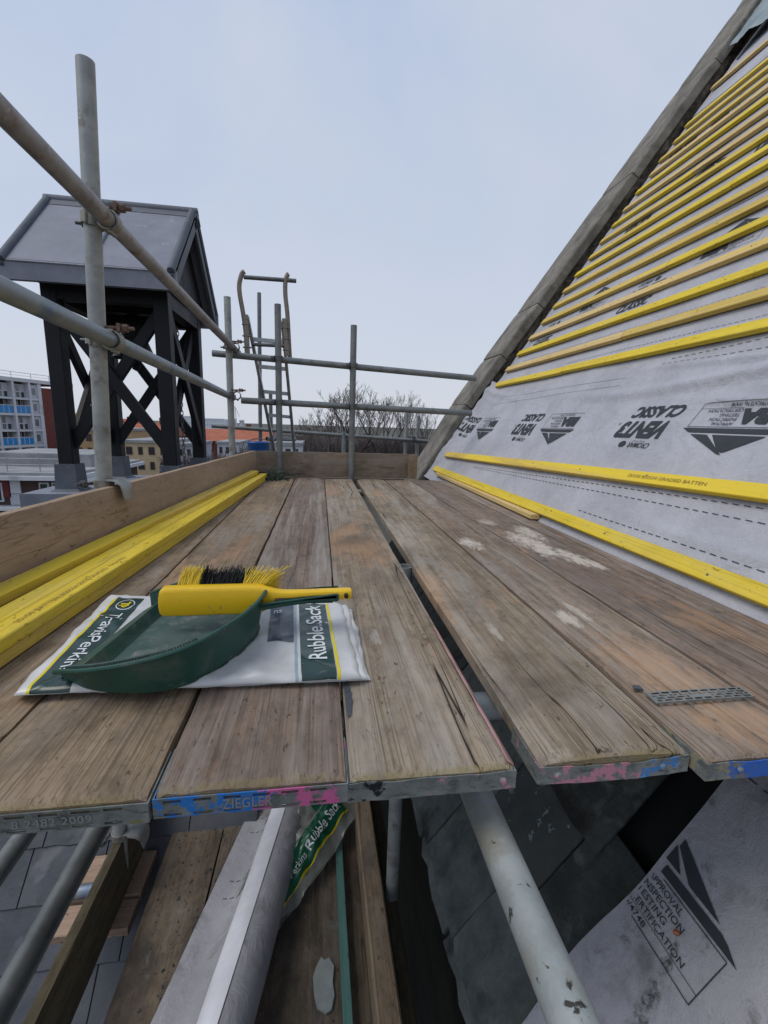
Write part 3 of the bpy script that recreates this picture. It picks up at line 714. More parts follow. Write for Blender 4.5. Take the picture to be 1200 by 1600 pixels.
# ------------------------------------------------------------------ lower slate roof, left below the scaffold
low_roof = thing('slate_roof', (-1.6, 1.2, GZ), 'lower roof of blue-grey slates under the left scaffold tubes', 'roof')
LB = R(45); lex = Vector((1, 0, 0)); ley = Vector((0, math.cos(LB), math.sin(LB))); lez = Vector((0, -math.sin(LB), math.cos(LB)))
L0 = Vector((0, 1.547, -1.703))                   # a course line of the lower roof
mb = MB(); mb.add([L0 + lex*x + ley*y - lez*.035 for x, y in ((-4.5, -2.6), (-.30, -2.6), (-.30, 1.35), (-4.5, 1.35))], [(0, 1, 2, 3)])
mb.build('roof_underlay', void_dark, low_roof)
mb = MB(); mb.box((-4.5, -.2, GZ), (-.45, 2.4, -3.4)); mb.build('wall', brick_mat, low_roof)
rs = random.Random(11)
for c in range(-5, 6):
    x = -3.1 + (.155 if c % 2 else 0) + rs.uniform(-.01, .01); 
    if c in (0, -1, 1, 2): x = {0: -1.085, 1: -1.22, 2: -1.185, -1: -1.16}[c] - .3*7
    while x < -.36:
        lay_slate(low_roof, L0 + lex*(x+.15) + ley*(.199*c), lex, ley, lez, .297, .40, .007, .016, rs.random()*99, slate, .003)
        x += .3
# ------------------------------------------------------------------ bell-cote on its lead-covered kerb
bc = thing('bell_turret', (-1.63, 4.45, -.75), 'black timber bell turret with lead gabled roof beyond the left toe board', 'turret')
BX0, BX1, BY0, BY1, BZ = -2.03, -1.235, 4.0, 4.9, -.17
mb = MB(); mb.cbox((-2.30, 3.78, -.75), (-.98, 5.12, BZ), .012); mb.build('lead_kerb', lead, bc)
mb = MB(); mb.box((-2.24, 3.84, GZ), (-1.04, 5.06, -.745)); mb.build('turret_wall', brick_mat, bc)
PW = .112
for (px, py) in ((BX0, BY0), (BX1, BY0), (BX0, BY1), (BX1, BY1)):
    mb = MB(); mb.cbox((px-PW/2, py-PW/2, BZ), (px+PW/2, py+PW/2, 1.62), .006); p_ = mb.build('post', black_timber, bc)
    mb = MB(); h = .22
    for z0, z1, w0, w1 in ((BZ-.0, BZ+.02, .115, .085), (BZ+.02, BZ+h, .085, .076)):
        mb.add([(px+sx*w_, py+sy*w_, z) for z, w_ in ((z0, w0), (z1, w1)) for sx, sy in ((-1,-1),(1,-1),(1,1),(-1,1))], [(i, (i+1)%4, 4+(i+1)%4, 4+i) for i in range(4)] + [(4,5,6,7)])
    mb.build('lead_sleeve', lead_dark, p_)
def brace(a, b, off):
    mb = MB(); mb.beam(Vector(a)+Vector(off), Vector(b)+Vector(off), .045, .086, up=(0, 0, 1) if abs(Vector(b).z-Vector(a).z) < .01 else (Vector(b)-Vector(a)).cross(Vector(off)), ch=.004)
    mb.build('brace', black_timber, bc)
for yy, o_ in ((BY0, -.0), (BY1, .0)):
    brace((BX0, yy, .16), (BX1, yy, 1.30), (0, .021 if yy == BY0 else -.021, 0))
    brace((BX1, yy, .16), (BX0, yy, 1.30), (0, -.026 if yy == BY0 else .026, 0))
for xx in (BX0, BX1):
    s_ = 1 if xx == BX0 else -1
    brace((xx, BY0, .16), (xx, BY1, 1.30), (.021*s_, 0, 0)); brace((xx, BY1, .16), (xx, BY0, 1.30), (-.026*s_, 0, 0))
for a, b in (((BX0, BY0), (BX1, BY0)), ((BX0, BY1), (BX1, BY1)), ((BX0, BY0), (BX0, BY1)), ((BX1, BY0), (BX1, BY1))):
    dx, dy = (PW/2+.001, 0) if a[1] == b[1] else (0, PW/2+.001)
    mb = MB(); mb.beam((a[0]+dx, a[1]+dy, 1.43), (b[0]-dx, b[1]-dy, 1.43), .10, .26); mb.build('rail', black_timber, bc)
# roof: two leaded slopes, rolls, ridge, boarded gables
RZ, EZ, EY0, EY1, EX0, EX1 = 2.13, 1.455, 3.76, 5.14, -2.215, -1.065
YM = (EY0 + EY1)/2
for sgn, ye in ((-1, EY0), (1, EY1)):
    ex_ = Vector((0, (YM-ye), RZ-EZ)); ln = ex_.length; ex_.normalize(); nn = Vector((0, -ex_.z*(-sgn)*-1, abs(ex_.y)))
    nn = Vector((0, sgn*ex_.z, abs(ex_.y))).normalized()
    mb = MB(); P0 = Vector((EX0, ye, EZ)); P1 = Vector((EX1, ye, EZ))
    mb.prism([P0, P1, P1+ex_*ln, P0+ex_*ln], nn*.045); slope = mb.build('roof_slope', lead, bc)
    for fx in (0.012, .5, .988):
        xx = EX0 + (EX1-EX0)*fx; mb = MB(); mb.tube(Vector((xx, ye, EZ))+nn*.05, Vector((xx, ye, EZ))+ex_*ln+nn*.05, .018 if fx == .5 else .028, 10)
        mb.build('lead_roll', lead if fx == .5 else lead_dark, slope, smooth=True)
    mb = MB(); mb.box((EX0-.015, ye-.022, EZ-.09), (EX1+.015, ye+.022, EZ+.045)); mb.build('eaves_drip', lead, slope)
mb = MB(); mb.tube((EX0-.02, YM, RZ+.035), (EX1+.02, YM, RZ+.035), .045, 12)
for s_ in (-1, 1):
    e_ = Vector((0, s_*(EY1-YM), EZ-RZ)).normalized(); n_ = Vector((0, -s_*e_.z*1.0, abs(e_.y)))
    mb.beam(Vector((EX0-.02, YM, RZ+.05))+e_*.07+Vector((0,0,.012)), Vector((EX1+.02, YM, RZ+.05))+e_*.07+Vector((0,0,.012)), .12, .012, up=(0, s_*.72, .70))
mb.build('ridge_roll', lead_dark, bc, smooth=True)
for xx in (EX0+.10, EX1-.12):
    mb = MB(); mb.prism([(xx, EY0+.05, EZ-.04), (xx, EY1-.05, EZ-.04), (xx, YM, RZ-.02)], (.02, 0, 0)); mb.build('gable_board', black_timber, bc)
for xx in (EX0+.004, EX1-.024):
    for ye in (EY0, EY1):
        mb = MB(); mb.beam((xx+.012, ye, EZ-.03), (xx+.012, YM, RZ-.02), .024, .11, up=(1, 0, 0) if False else (0, 0, 1)); mb.build('barge_board', lead_dark, bc)
mb = MB(); mb.box((BX0, YM-.05, 1.32), (BX1, YM+.05, 1.44)); mb.build('headstock', black_timber, bc)
bell = MB(); bell.lathe([(.005, .0), (.055, -.01), (.085, -.04), (.095, -.12), (.11, -.22), (.15, -.32), (.185, -.37), (.175, -.375), (.13, -.31), (.01, -.10)], (-1.63, YM, 1.32), (0, 0, 1), 24)
bl = bell.build('bell', mottled('bell_bronze', (.012, .014, .016), (.025, .027, .03), 9, .4, .2, 50, .001, .4), bc, smooth=True)
mb = MB(); mb.tube((-1.63, YM, 1.15), (-1.63, YM, .89), .012, 8); mb.lathe([(.005, .03), (.035, .0), (.03, -.03), (.005, -.045)], (-1.63, YM, .89), (0, 0, 1), 12); mb.build('clapper', black_timber, bl, smooth=True)
ch = MB(); zc = 1.25; xc = -1.31; yc = 4.62
k = 0
while zc > -.1:
    A = Vector((0, 0, 1)); B = Vector((1, 0, 0)) if k % 2 else Vector((0, 1, 0))
    pts = [Vector((xc, yc, zc)) + A*(.026*math.sin(a)) + B*(.012*math.cos(a)) for a in [i*math.pi/4 for i in range(9)]]
    ch.path(pts, .0045, 5); zc -= .040; k += 1
ch.build('bell_chain', steel_dark, bc)
# ================================================================== SCAFFOLD
TR = .02415
# ------------------------------------------------------------------ boards
def plank_mesh(x0, x1, y0, y1, ztop, th, seed, cup=.0, crown=0.0, dip=0.0, ny=70):
    mb = MB(); cx = (x0+x1)/2; hw = (x1-x0)/2
    us = [-1, -.965, -.9, -.72, -.45, -.15, .15, .45, .72, .9, .965, 1]
    n = len(us); rows = []
    ys = [y0, y0+.004, y0+.012, y0+.03] + [y0 + .06 + (y1-y0-.1)*i/ny for i in range(ny+1)] + [y1-.012, y1]
    vs = []
    for k, y in enumerate(ys):
        endr = (.006 if y-y0 < .001 else .002 if y-y0 < .006 else 0) + (.004 if y1-y < .001 else 0)
        dd = dip*max(0, 1-(y-y0)/.35)**2
        wv = .0022*nse(y*.8, seed, 1.)
        for i, u in enumerate(us):
            ed = abs(u)
            chip = 0
            if ed > .95: chip = .0028 + .0045*max(0, nse(y*9, seed*2+u, 3.)) + .003*max(0, nse(y*31, seed+u, 9.))
            elif ed > .88: chip = .0006
            z = ztop - chip - endr + cup*(u*u-.4) - crown*u*u + wv - dd
            z += .0009*nse(u*hw*90, y*3, seed) + (.0014*nse(u*5, y*30, seed+5) if y-y0 < .04 else 0)
            xx = cx + u*hw + (.0012*nse(y*3, seed*5+u, 2.) if ed > .95 else 0)
            yy = y + (.0035*nse(u*6, seed, 7.) + .002*nse(u*25, seed, 3.) if k < 3 else 0)
            vs.append(Vector((xx, yy, z)))
    m_ = len(ys)
    top = [(k*n+i, k*n+i+1, (k+1)*n+i+1, (k+1)*n+i) for k in range(m_-1) for i in range(n-1)]
    b0 = len(vs)
    for y in ys: vs += [Vector((x0, y, ztop-th)), Vector((x1, y, ztop-th))]
    fs = top
    for k in range(m_-1):
        fs.append((k*n, (k+1)*n, b0+2*k+2, b0+2*k)); fs.append((k*n+n-1, b0+2*k+1, b0+2*k+3, (k+1)*n+n-1)); fs.append((b0+2*k, b0+2*k+2, b0+2*k+3, b0+2*k+1))
    fs.append(tuple([b0, b0+1] + list(range(n-1, -1, -1))))
    e = (m_-1)*n; fs.append(tuple(list(range(e, e+n)) + [b0+2*(m_-1)+1, b0+2*(m_-1)]))
    mb.add(vs, fs); return mb
def band_mesh(x0, x1, yf, z0, z1, slots=True, wavy=0.0, seed=0, ret=.085, sag=0.0):
    """hoop-iron round the board end: punched front strip with two returns"""
    mb = MB(); w_ = x1-x0; yy = yf-.004
    cols = [x0]; x = x0+.010; flag = [0]
    if slots:
        while x < x1-.03: cols += [x, x+.020]; flag += [1, 0]; x += .034
        cols.append(x1)
    else: cols = [x0 + w_*i/16 for i in range(17)]; flag = [0]*16
    rows = [0, .10, .22, .78, .90, 1]
    def zz(x, r):
        u = (x-x0)/w_*2-1
        return z0 + (z1-z0)*r + wavy*nse(x*26, seed, 1.)*(1 if r > .5 else .5) - sag*(1-u*u)
    nC = len(cols)-1
    if len(flag) < nC: flag += [0]*(nC-len(flag))
    for dy, rev in ((0, False), (.0016, True)):
        vs = [Vector((c, yy+dy, zz(c, r))) for r in rows for c in cols]
        fs = []
        for j in range(5):
            for i in range(nC):
                if slots and flag[i % len(flag)] and j in (1, 3): continue
                f = (j*(nC+1)+i, j*(nC+1)+i+1, (j+1)*(nC+1)+i+1, (j+1)*(nC+1)+i)
                fs.append(f[::-1] if rev else f)
        mb.add(vs, fs)
    # rim joining the two skins, and the returns along the board sides
    for r in (0, 1):
        for i in range(nC): a, b = cols[i], cols[i+1]; mb.add([(a, yy, zz(a, r)), (b, yy, zz(b, r)), (b, yy+.0016, zz(b, r)), (a, yy+.0016, zz(a, r))], [(0, 1, 2, 3)])
    for x, s_ in ((x0, -1), (x1, 1)):
        mb.box((min(x, x+s_*.0016), yy, z0), (max(x, x+s_*.0016), yy+ret, z1))
    return mb
def rivet(mb, p, n=(0, -1, 0), r=.006): mb.lathe([(.0005, .0035), (r*.6, .003), (r, .0008), (r, 0)], p, n, 10)
def scaffold_board(x0, x1, y0, y1, zt, mat, seed, label, group, band=None, slots=True, text=None, wavy=0., crown=0., dip=0., cup=0., bz=(-.034, -.008), rivets=(), sag=0., lichen=None, pink=False):
    o = thing('scaffold_board', ((x0+x1)/2, (y0+y1)/2, zt-.038), label, 'board', group)
    pl = plank_mesh(x0, x1, y0, y1, zt, .033, seed, cup, crown, dip).build('plank', mat, o, smooth=True)
    if band:
        bm_ = band_mesh(x0-.001, x1+.001, y0, zt+bz[0], zt+bz[1], slots, wavy, seed, sag=sag)
        for fx in rivets: rivet(bm_, (x0+(x1-x0)*fx, y0-.004, zt+(bz[0]+bz[1])/2 - sag*(1-(2*fx-1)**2)))
        bo = bm_.build('end_band', band, o)
        for fx in rivets:
            pass
        if text:
            s_, fx0, fx1, hh = text; g = scaled(text_geo(s_, 1, 0, .012, 1.1), (x1-x0)*(fx1-fx0), hh); tm = MB()
            k0 = len(g[0]); zc = zt + (bz[0]+bz[1])/2 - hh/2
            fr = [Vector((x0+(x1-x0)*fx0+p.x, y0-.0050, zc+p.y)) for p in g[0]]
            tm.add(fr, g[1]); tm.build('stamped_lettering', text_steel, bo)
    return o
text_steel = plain('text_steel', (.30, .32, .31), .5, .3)
GD = 'weathered planks of the upper scaffold deck'
scaffold_board(-.655, -.432, -.1, 3.61, -.001, board_brown, 1, 'brown deck board under the stack of yellow battens by the left toe board', GD, band_mossy)
scaffold_board(-.424, -.199, .482, 3.60, .0, board_brown, 2, 'brown deck board with grey slotted end strip under the left half of the folded sacks', GD, band_mossy, text=('ZIEGLER   8 2482 2009', .03, .74, .010))
scaffold_board(-.190, .033, .484, 3.61, .002, board_red, 3, 'deck board with blue and pink painted slotted end strip', GD, band_blue_pink, text=('ZIEGLER', .34, .60, .014), cup=-.002)
scaffold_board(.0385, .253, .484, 3.605, .0, board_grey, 4, 'split grey-brown deck board left of the wide gap, plain end strip with black smears', GD, band_black, slots=False, wavy=.003, rivets=(.93,), cup=.002)
scaffold_board(.296, .519, .496, 3.61, .001, board_grey, 5, 'silvery deck board right of the wide gap, end strip painted pink then blue', GD, band_pink_blue, slots=False, wavy=.006, crown=.0055, dip=.006, bz=(-.044, -.018), rivets=(.12, .83), sag=.004)
scaffold_board(.527, .727, .470, 3.605, -.003, board_plate, 6, 'reddish deck board carrying the slotted metal plate', GD, band_blue, slots=False, wavy=.004, rivets=(.25,), cup=.001)
scaffold_board(.733, .949, .30, 3.61, -.002, board_splash, 7, 'reddish-brown deck board with pale mortar splashes, second from the membrane', GD, band_mossy)
scaffold_board(.956, 1.052, .30, 3.60, -.004, board_red, 8, 'narrow deck board along the foot of the grey membrane', GD, band_mossy)
# pink paint line on the edge of the board beside the gap
edge_board_ = [o for o in bpy.data.objects if o.name.startswith('scaffold_board') and o['label'].startswith('split grey')][0]
mb = MB(); mb.grid(lambda a, b: Vector((.2462 + .0068*a + .002*nse(b*9, a, 2), .487 + .40*b, .0022*nse((.487+.40*b)*.8, 4, 1.) + .0014 - .0052*a*a)), 3, 50)
mb.grid(lambda a, b: Vector((.2540, .487 + .40*b, -.003 - .012*a)), 1, 50)
mb.build('painted_edge', pink_paint, edge_board_)
splash = mottled('splash', (.47, .445, .40), (.56, .53, .475), 60, .95, .6, 120, .002)
# ------------------------------------------------------------------ toe boards
def skew_board(p0, p1, h, th, mat, label, z0, name='toe_board', seed=0):
    mb = MB(); p0, p1 = Vector(p0), Vector(p1); d = (p1-p0).normalized(); nrm = Vector((d.y, -d.x, 0)); n = 40; vs = []
    prof = [(0, 0), (0, h-.004), (.003, h), (th-.003, h), (th, h-.004), (th, 0)]
    for k in range(n+1):
        c = p0.lerp(p1, k/n)
        for (a, z) in prof:
            wob = .003*nse(k*.35, seed, 1) + (.0025*nse(k*.9, seed+a*50, 3) if z > .01 else 0)
            vs.append(Vector((c.x, c.y, z0 + c.z)) + nrm*(a + wob*.7) + Vector((0, 0, z + (wob if z > .01 else 0))))
    m_ = len(prof)
    fs = [(k*m_+j, k*m_+(j+1)%m_, (k+1)*m_+(j+1)%m_, (k+1)*m_+j) for k in range(n) for j in range(m_)] + [tuple(range(m_-1, -1, -1)), tuple(n*m_+j for j in range(m_))]
    mb.add(vs, fs); return mb.build(name, mat, label=label, cat='toe board', group='toe boards', smooth=True)
tl = skew_board((-.795-.028, .0, 0), (-.496-.028, 3.620, 0), .205, .030, toe_wood, 'pale brown toe board along the left edge behind the yellow battens', .003, seed=3)
skew_board((.803, 3.66, 0), (-.60, 3.66, 0), .200, .036, toe_wood_x, 'grey-brown toe board across the far end of the deck', .004, seed=8)
mb = MB(); mb.box((.715, 3.600, .003), (.79, 3.622, .198)); mb.build('timber_cleat', pale_timber, label='short upright cleat at the right end of the far toe board', cat='timber')

# ------------------------------------------------------------------ tubes
def tube(p0, p1, mat, label, group, seg=24, hollow=.04):
    p0, p1 = Vector(p0), Vector(p1); mb = MB(); mb.tube(p0, p1, TR, seg, hollow=hollow, rings=1)
    return mb.build('scaffold_tube', mat, label=label, cat='scaffold tube', group=group, smooth=True)
def ext(a, b, ta, tb): a, b = Vector(a), Vector(b); return a.lerp(b, ta), a.lerp(b, tb)
GU, GRL, GT = 'upright scaffold standards', 'guard rails', 'tubes under the deck'
PT, PB = Vector((-.659, 1.591, 1.417)), Vector((-.79, 1.61, -1.60))
tube(PB, PT, galv, 'tall pale upright tube nearest on the left, crossing both guard rails', GU, 32)
t1, t2 = onX(170, 345, -.630), onY(362, 541, 3.55)
a, b = ext(t1, t2, -1.1, 1.14); tube(a, b, galv_rose, 'upper guard rail slanting down from the top left corner', GRL, 32)
topdir = (t2-t1).normalized()
m1, m2 = onX(170, 530, -.650), onY(355, 617, 3.55)
a, b = ext(m1, m2, -.75, 1.13); tube(a, b, galv_blue, 'lower bluish guard rail along the left side', GRL, 32)
middir = (m2-m1).normalized()
pF = [((-.67, 3.60), 1.309, galv, 'far upright tube behind the left toe board corner'),
      ((-.316, 3.625), 1.288, galv_dull, 'far upright tube in front of the ladder'),
      ((.250, 3.625), 1.174, galv_dull, 'far upright tube standing at the end of the deck gap')]
for (x, y), zt, mt_, lb in pF:
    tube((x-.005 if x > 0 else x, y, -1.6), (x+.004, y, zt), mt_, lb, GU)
tube((-.80, 3.672, .925), (1.262, 3.672, .832), galv_dull, 'upper cross rail at the far end, reaching the stone coping', GRL)
tube((-.60, 3.672, .588), (1.245, 3.672, .552), galv_dull, 'lower cross rail at the far end, reaching the stone coping', GRL)
# back scaffold bay
tube((-1.35, 6.0, .362), (1.50, 6.0, .235), galv_dull, 'thin rail on the bay beyond the far toe board', GRL)
tube((1.146, 6.03, -1.2), (1.146, 6.03, .606), galv, 'short upright on the back bay, left of the pair by the coping', GU)
tube((1.313, 6.05, -1.2), (1.313, 6.05, .57), galv, 'short upright on the back bay, closest to the coping', GU)
tube((.305, 5.95, -1.2), (.305, 5.95, .33), galv_blue, 'bluish short upright on the back bay beside the gap post', GU)
tube((-.784, 6.05, -1.2), (-.741, 6.05, 1.98), galv_dull, 'tall upright seen between the ladder hoops', GU)
tube((-.645, 6.2, -1.2), (-.642, 6.2, .80), galv_dull, 'short upright behind the ladder rungs', GU)
tube((-.60, 5.30, .245), (-.30, 5.62, .235), galv_dull, 'short tube end poking out behind the ladder foot', GT)
# tubes under the deck
tube((.242, -.25, -.128), (.242, 2.6, -.128), galv_cement, 'cement-streaked tube running toward the viewer below the gap', GT, 32)
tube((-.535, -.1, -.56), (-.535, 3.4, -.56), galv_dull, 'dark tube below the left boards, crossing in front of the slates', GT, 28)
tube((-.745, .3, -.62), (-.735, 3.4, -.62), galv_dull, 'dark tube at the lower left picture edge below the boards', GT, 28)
tube((-.95, .70, -.066), (1.0, .70, -.066), galv_blue, 'cross tube under the deck, seen in the near end of the gap', GT)
tube((-.95, 1.35, -.066), (.226, 1.35, -.066), galv, 'cross tube under the deck at the middle of the gap', GT)
tube((-.95, 3.3, -.066), (1.0, 3.3, -.066), galv, 'cross tube under the far end of the deck', GT)
tube((.276, 1.378, -1.7), (.276, 1.378, -.018), galv, 'inner upright ending level with the boards inside the gap', GU)
tube((-.985, 1.585, -1.395), (-.80, 1.585, -1.395), galv_blue, 'short horizontal tube resting on the pinkish plank below', GT)

# ------------------------------------------------------------------ couplers
def coupler(pos, da, db, off, label, mat=coupler_metal, big=True):
    """right-angle coupler: a saddle body, a hinged band round each tube, T-bolts with nuts.
       da/db: directions of the two tubes; off: vector from tube A axis to tube B axis"""
    pos = Vector(pos); da = Vector(da).normalized(); db = Vector(db).normalized(); n = Vector(off).normalized()
    o = thing('scaffold_coupler', pos - n*.0, label, 'coupler', 'scaffold couplers')
    A = pos - n*TR; B = pos + n*TR
    def shell(c, d, sd, r0, r1, hw, a0, a1, mb, seg=14):
        d = d.normalized(); u = (sd - d*sd.dot(d)).normalized(); v = d.cross(u); vs = []
        for r in (r0, r1):
            for k in range(seg+1):
                an = a0 + (a1-a0)*k/seg
                for w_ in (-hw, hw): vs.append(c + u*math.cos(an)*r + v*math.sin(an)*r + d*w_)
        m_ = (seg+1)*2; fs = []
        for k in range(seg):
            i = 2*k; fs += [(i, i+1, i+3, i+2), (m_+i, m_+i+2, m_+i+3, m_+i+1), (i, i+2, m_+i+2, m_+i), (i+1, m_+i+1, m_+i+3, i+3)]
        fs += [(0, m_, m_+1, 1), (2*seg, 2*seg+1, m_+2*seg+1, m_+2*seg)]
        mb.add(vs, fs)
    hw = .022
    mb = MB(); shell(A, da, n, TR+.001, TR+.008, hw, -1.9, 1.9, mb); shell(B, db, -n, TR+.001, TR+.008, hw, -1.9, 1.9, mb)
    mb.build('saddle', mat, o, smooth=True)
    for c, d, s_ in ((A, da, -n), (B, db, n)):
        mb = MB(); shell(c, d, s_, TR+.0015, TR+.0065, hw*.72, -1.75, 1.75, mb)
        u = (s_ - d*s_.dot(d)).normalized(); v = d.cross(u)
        h = c + v*(TR+.008) + u*.004
        mb.tube(h - d*hw*.9, h + d*hw*.9, .006, 10)                 # hinge barrel
        bd = mb.build('band', mat, o, smooth=True)
        mb = MB(); q = c - v*(TR+.015) + u*.012
        mb.tube(q - u*.045, q + u*.052, .0058, 10); mb.tube(q + u*.020, q + u*.034, .0125, 6)
        fl = q + u*.010; mb.box((-.014, -.012, -.005), (.014, .012, .005), 0, Matrix.Translation(fl) @ Matrix((d, v, u)).transposed().to_4x4())
        mb.build('bolt', rust if s_ == n else steel_dark, bd, smooth=True)
    return o
up = (PT-PB).normalized()
def on_post(z): return PB.lerp(PT, (z-PB.z)/(PT.z-PB.z))
def near_rail(p, d, z):                      # rail point at the height where it passes the near post
    ps = on_post(z); t = (ps.y - p.y)/d.y; return p + d*t
for (p, d, nm) in ((t1, topdir, 'coupler joining the nearest upright to the upper guard rail'), (m1, middir, 'rusty-bolted coupler joining the nearest upright to the lower guard rail')):
    q = near_rail(p, d, p.z); ps = on_post(q.z); of = q - ps; coupler((q+ps)/2, up, d, of, nm)
def far_cp(x, y, z, o, lb, db=(1, 0, -.03)): coupler((x, y, z), (0, 0, 1), db, o, lb, steel_dark)
far_cp(-.64, 3.575, t1.z + topdir.z*((3.575-t1.y)/topdir.y), (1, 0, 0), 'dark coupler on the far left upright at the upper rail', topdir)
far_cp(-.64, 3.575, m1.z + middir.z*((3.575-m1.y)/middir.y), (1, 0, 0), 'dark coupler on the far left upright at the lower rail', middir)
far_cp(-.315, 3.648, .903, (0, 1, 0), 'coupler on the upright by the ladder at the upper cross rail')
far_cp(-.315, 3.648, .582, (0, 1, 0), 'coupler on the upright by the ladder at the lower cross rail')
far_cp(.25, 3.648, .878, (0, 1, 0), 'coupler on the gap-end upright at the upper cross rail')
far_cp(.25, 3.648, .571, (0, 1, 0), 'coupler on the gap-end upright at the lower cross rail')
far_cp(1.25, 6.02, .252, (0, -1, 0), 'coupler on the back bay rail beside the coping')
coupler((.276, 1.378, -.60), (0, 0, 1), (1, 0, 0), (0, -1, 0), 'yellowed coupler on the inner upright below the boards', coupler_metal)
# toe-board clips: a strap round the upright with a flap bent over the board
def toe_clip(pc, zt, label, inx, boardx, th=.038):
    o = thing('toe_board_clip', (pc.x, pc.y, zt), label, 'clip', 'toe board clips')
    mb = MB(); n = 18
    for k in range(n):
        a0, a1 = [2*math.pi*(k+j)/n for j in (0, 1)]
        vs = []
        for an in (a0, a1):
            for r in (TR+.001, TR+.006):
                for z in (-.014, .014): vs.append(pc + Vector((math.cos(an)*r, math.sin(an)*r, z)))
        mb.add(vs, [(0, 4, 5, 1), (2, 3, 7, 6), (1, 5, 7, 3), (0, 2, 6, 4)])
    mb.build('strap', coupler_metal, o, smooth=True)
    mb = MB(); pts = []
    xa = pc.x + TR; xb = boardx
    prof = [(xa-.02, zt+.012), (xa+.02, zt+.016), (xb-.02, zt+.018), (xb+.012, zt+.016), (xb+.028, zt+.002), (xb+.034, zt-.022), (xb+.035, zt-.050)]
    wdt = [.022, .026, .036, .042, .042, .038, .028]
    vs = []
    for (x, z), hw_ in zip(prof, wdt):
        for t_ in (0, .0035):
            vs += [Vector((x - (t_ if z < zt else 0), pc.y - hw_, z - (t_ if z >= zt else 0))), Vector((x - (t_ if z < zt else 0), pc.y + hw_, z - (t_ if z >= zt else 0)))]
    fs = []
    for k in range(len(prof)-1):
        i = 4*k; fs += [(i, i+4, i+5, i+1), (i+2, i+3, i+7, i+6), (i, i+2, i+6, i+4), (i+1, i+5, i+7, i+3)]
    fs += [(0, 1, 3, 2), (24, 26, 27, 25)]
    mb.add(vs, fs); mb.build('flap', galv, o, smooth=True)
    mb = MB(); q = pc + Vector((-TR-.014, -.01, 0)); mb.tube(q+Vector((-.02, -.055, .004)), q+Vector((.012, .05, .0)), .006, 10); mb.tube(q+Vector((-.012, -.035, .003)), q+Vector((-.006, -.02, .002)), .013, 6)
    mb.build('bolt', steel_dark, o, smooth=True)
    return o
pc = on_post(.212); toe_clip(pc, .212, 'bent metal clip over the left toe board at the nearest upright', 1, pc.x+.038)
pc = on_post(-1.17); toe_clip(pc, -1.17, 'metal clip holding the lower edge board below the deck', 1, pc.x+.06)
# ------------------------------------------------------------------ lower lift seen under the boards
LZ = -1.40
GL = 'planks of the lower scaffold lift'
xs = [-.66, -.432, -.205, .020]
lb_ = ['lower-lift plank beside the edge board, strewn with debris', 'lower-lift plank under the roll of membrane', 'lower-lift plank with the grey slate chip on it']
for k in range(3):
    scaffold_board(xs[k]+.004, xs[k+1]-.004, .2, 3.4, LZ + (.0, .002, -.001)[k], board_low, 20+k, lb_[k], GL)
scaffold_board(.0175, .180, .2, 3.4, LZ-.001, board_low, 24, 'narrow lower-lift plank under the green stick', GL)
skew_board((-.762-.036, .25, 0), (-.752-.036, 1.92, 0), .225, .036, old_edge_wood, 'mossy edge board standing on the lower lift, left below', LZ-.01, 'edge_board', 5)
mb = batten_mesh((.096, .25, LZ+.001), (.080, 2.4, LZ+.001), (0, 0, 1), .030, .038, 5, 12); mb.build('green_stick', green_timber, label='thin green-stained batten lying on the lower lift', cat='batten')
mb = batten_mesh((.211, .2, LZ+.001), (.190, 2.6, LZ+.001), (0, 0, 1), .072, .145, 9, 24, .006); mb.build('timber_joist', pale_timber, label='thick pale timber along the right edge of the lower lift', cat='timber')
mb = batten_mesh((.272, .3, LZ-.05), (.268, 2.6, LZ-.05), (0, 0, 1), .045, .12, 12, 24, .005); mb.build('edge_timber', old_edge_wood, label='dark timber strip against the right side of the pale timber', cat='timber')
for (y0, y1, lb) in ((1.445, 1.555, 'nearer pinkish plank end jutting over the slates'), (1.57, 1.76, 'farther pinkish plank end jutting over the slates')):
    mb = MB(); mb.cbox((-.965, y0, -1.455), (-.70, y1, -1.42), .003); mb.build('plank_end', pink_timber, label=lb, cat='plank', group='plank ends below the left scaffold')
# debris on the lower lift
rs = random.Random(5); mb = MB()
for i in range(300):
    if rs.random() < .7: x, y = rs.uniform(-.62, -.36), rs.uniform(.9, 2.0)
    else: x, y = rs.uniform(-.35, .1), rs.uniform(.9, 2.2)
    r0 = rs.choice((.0015, .002, .002, .003, .004, .006)); a = rs.random()*6
    M_ = Matrix.Translation((x, y, LZ+.003)) @ Matrix.Rotation(a, 4, 'Z')
    mb.add([M_ @ Vector(p) for p in ((-r0, -r0*.6, 0), (r0, -r0*.5, 0), (r0*.7, r0*.8, 0), (-r0*.8, r0*.6, 0), (-r0*.3, 0, r0*.8), (r0*.4, r0*.1, r0*.7))],
           [(0, 1, 5, 4), (1, 2, 5), (2, 3, 4, 5), (3, 0, 4)])
mb.build('debris', slate_pale, label='grit and slate crumbs scattered on the lower lift', cat='debris', kind='stuff')
q = onZ(505, 1540, LZ)
mb = MB(); pts = [(-.020, -.062), (.008, -.078), (.026, -.070), (.036, -.035), (.031, .0), (.037, .045), (.020, .072), (.004, .066), (-.006, .078), (-.024, .050), (-.034, .022), (-.030, -.025)]
mb.prism([(q.x+a, q.y+b, LZ+.003) for a, b in pts], (0, 0, .007)); mb.build('slate_chip', mottled('chip', (.24, .27, .27), (.32, .35, .35), 20, .7, .5, 60), label='pale broken slate chip on the lower lift', cat='slate')
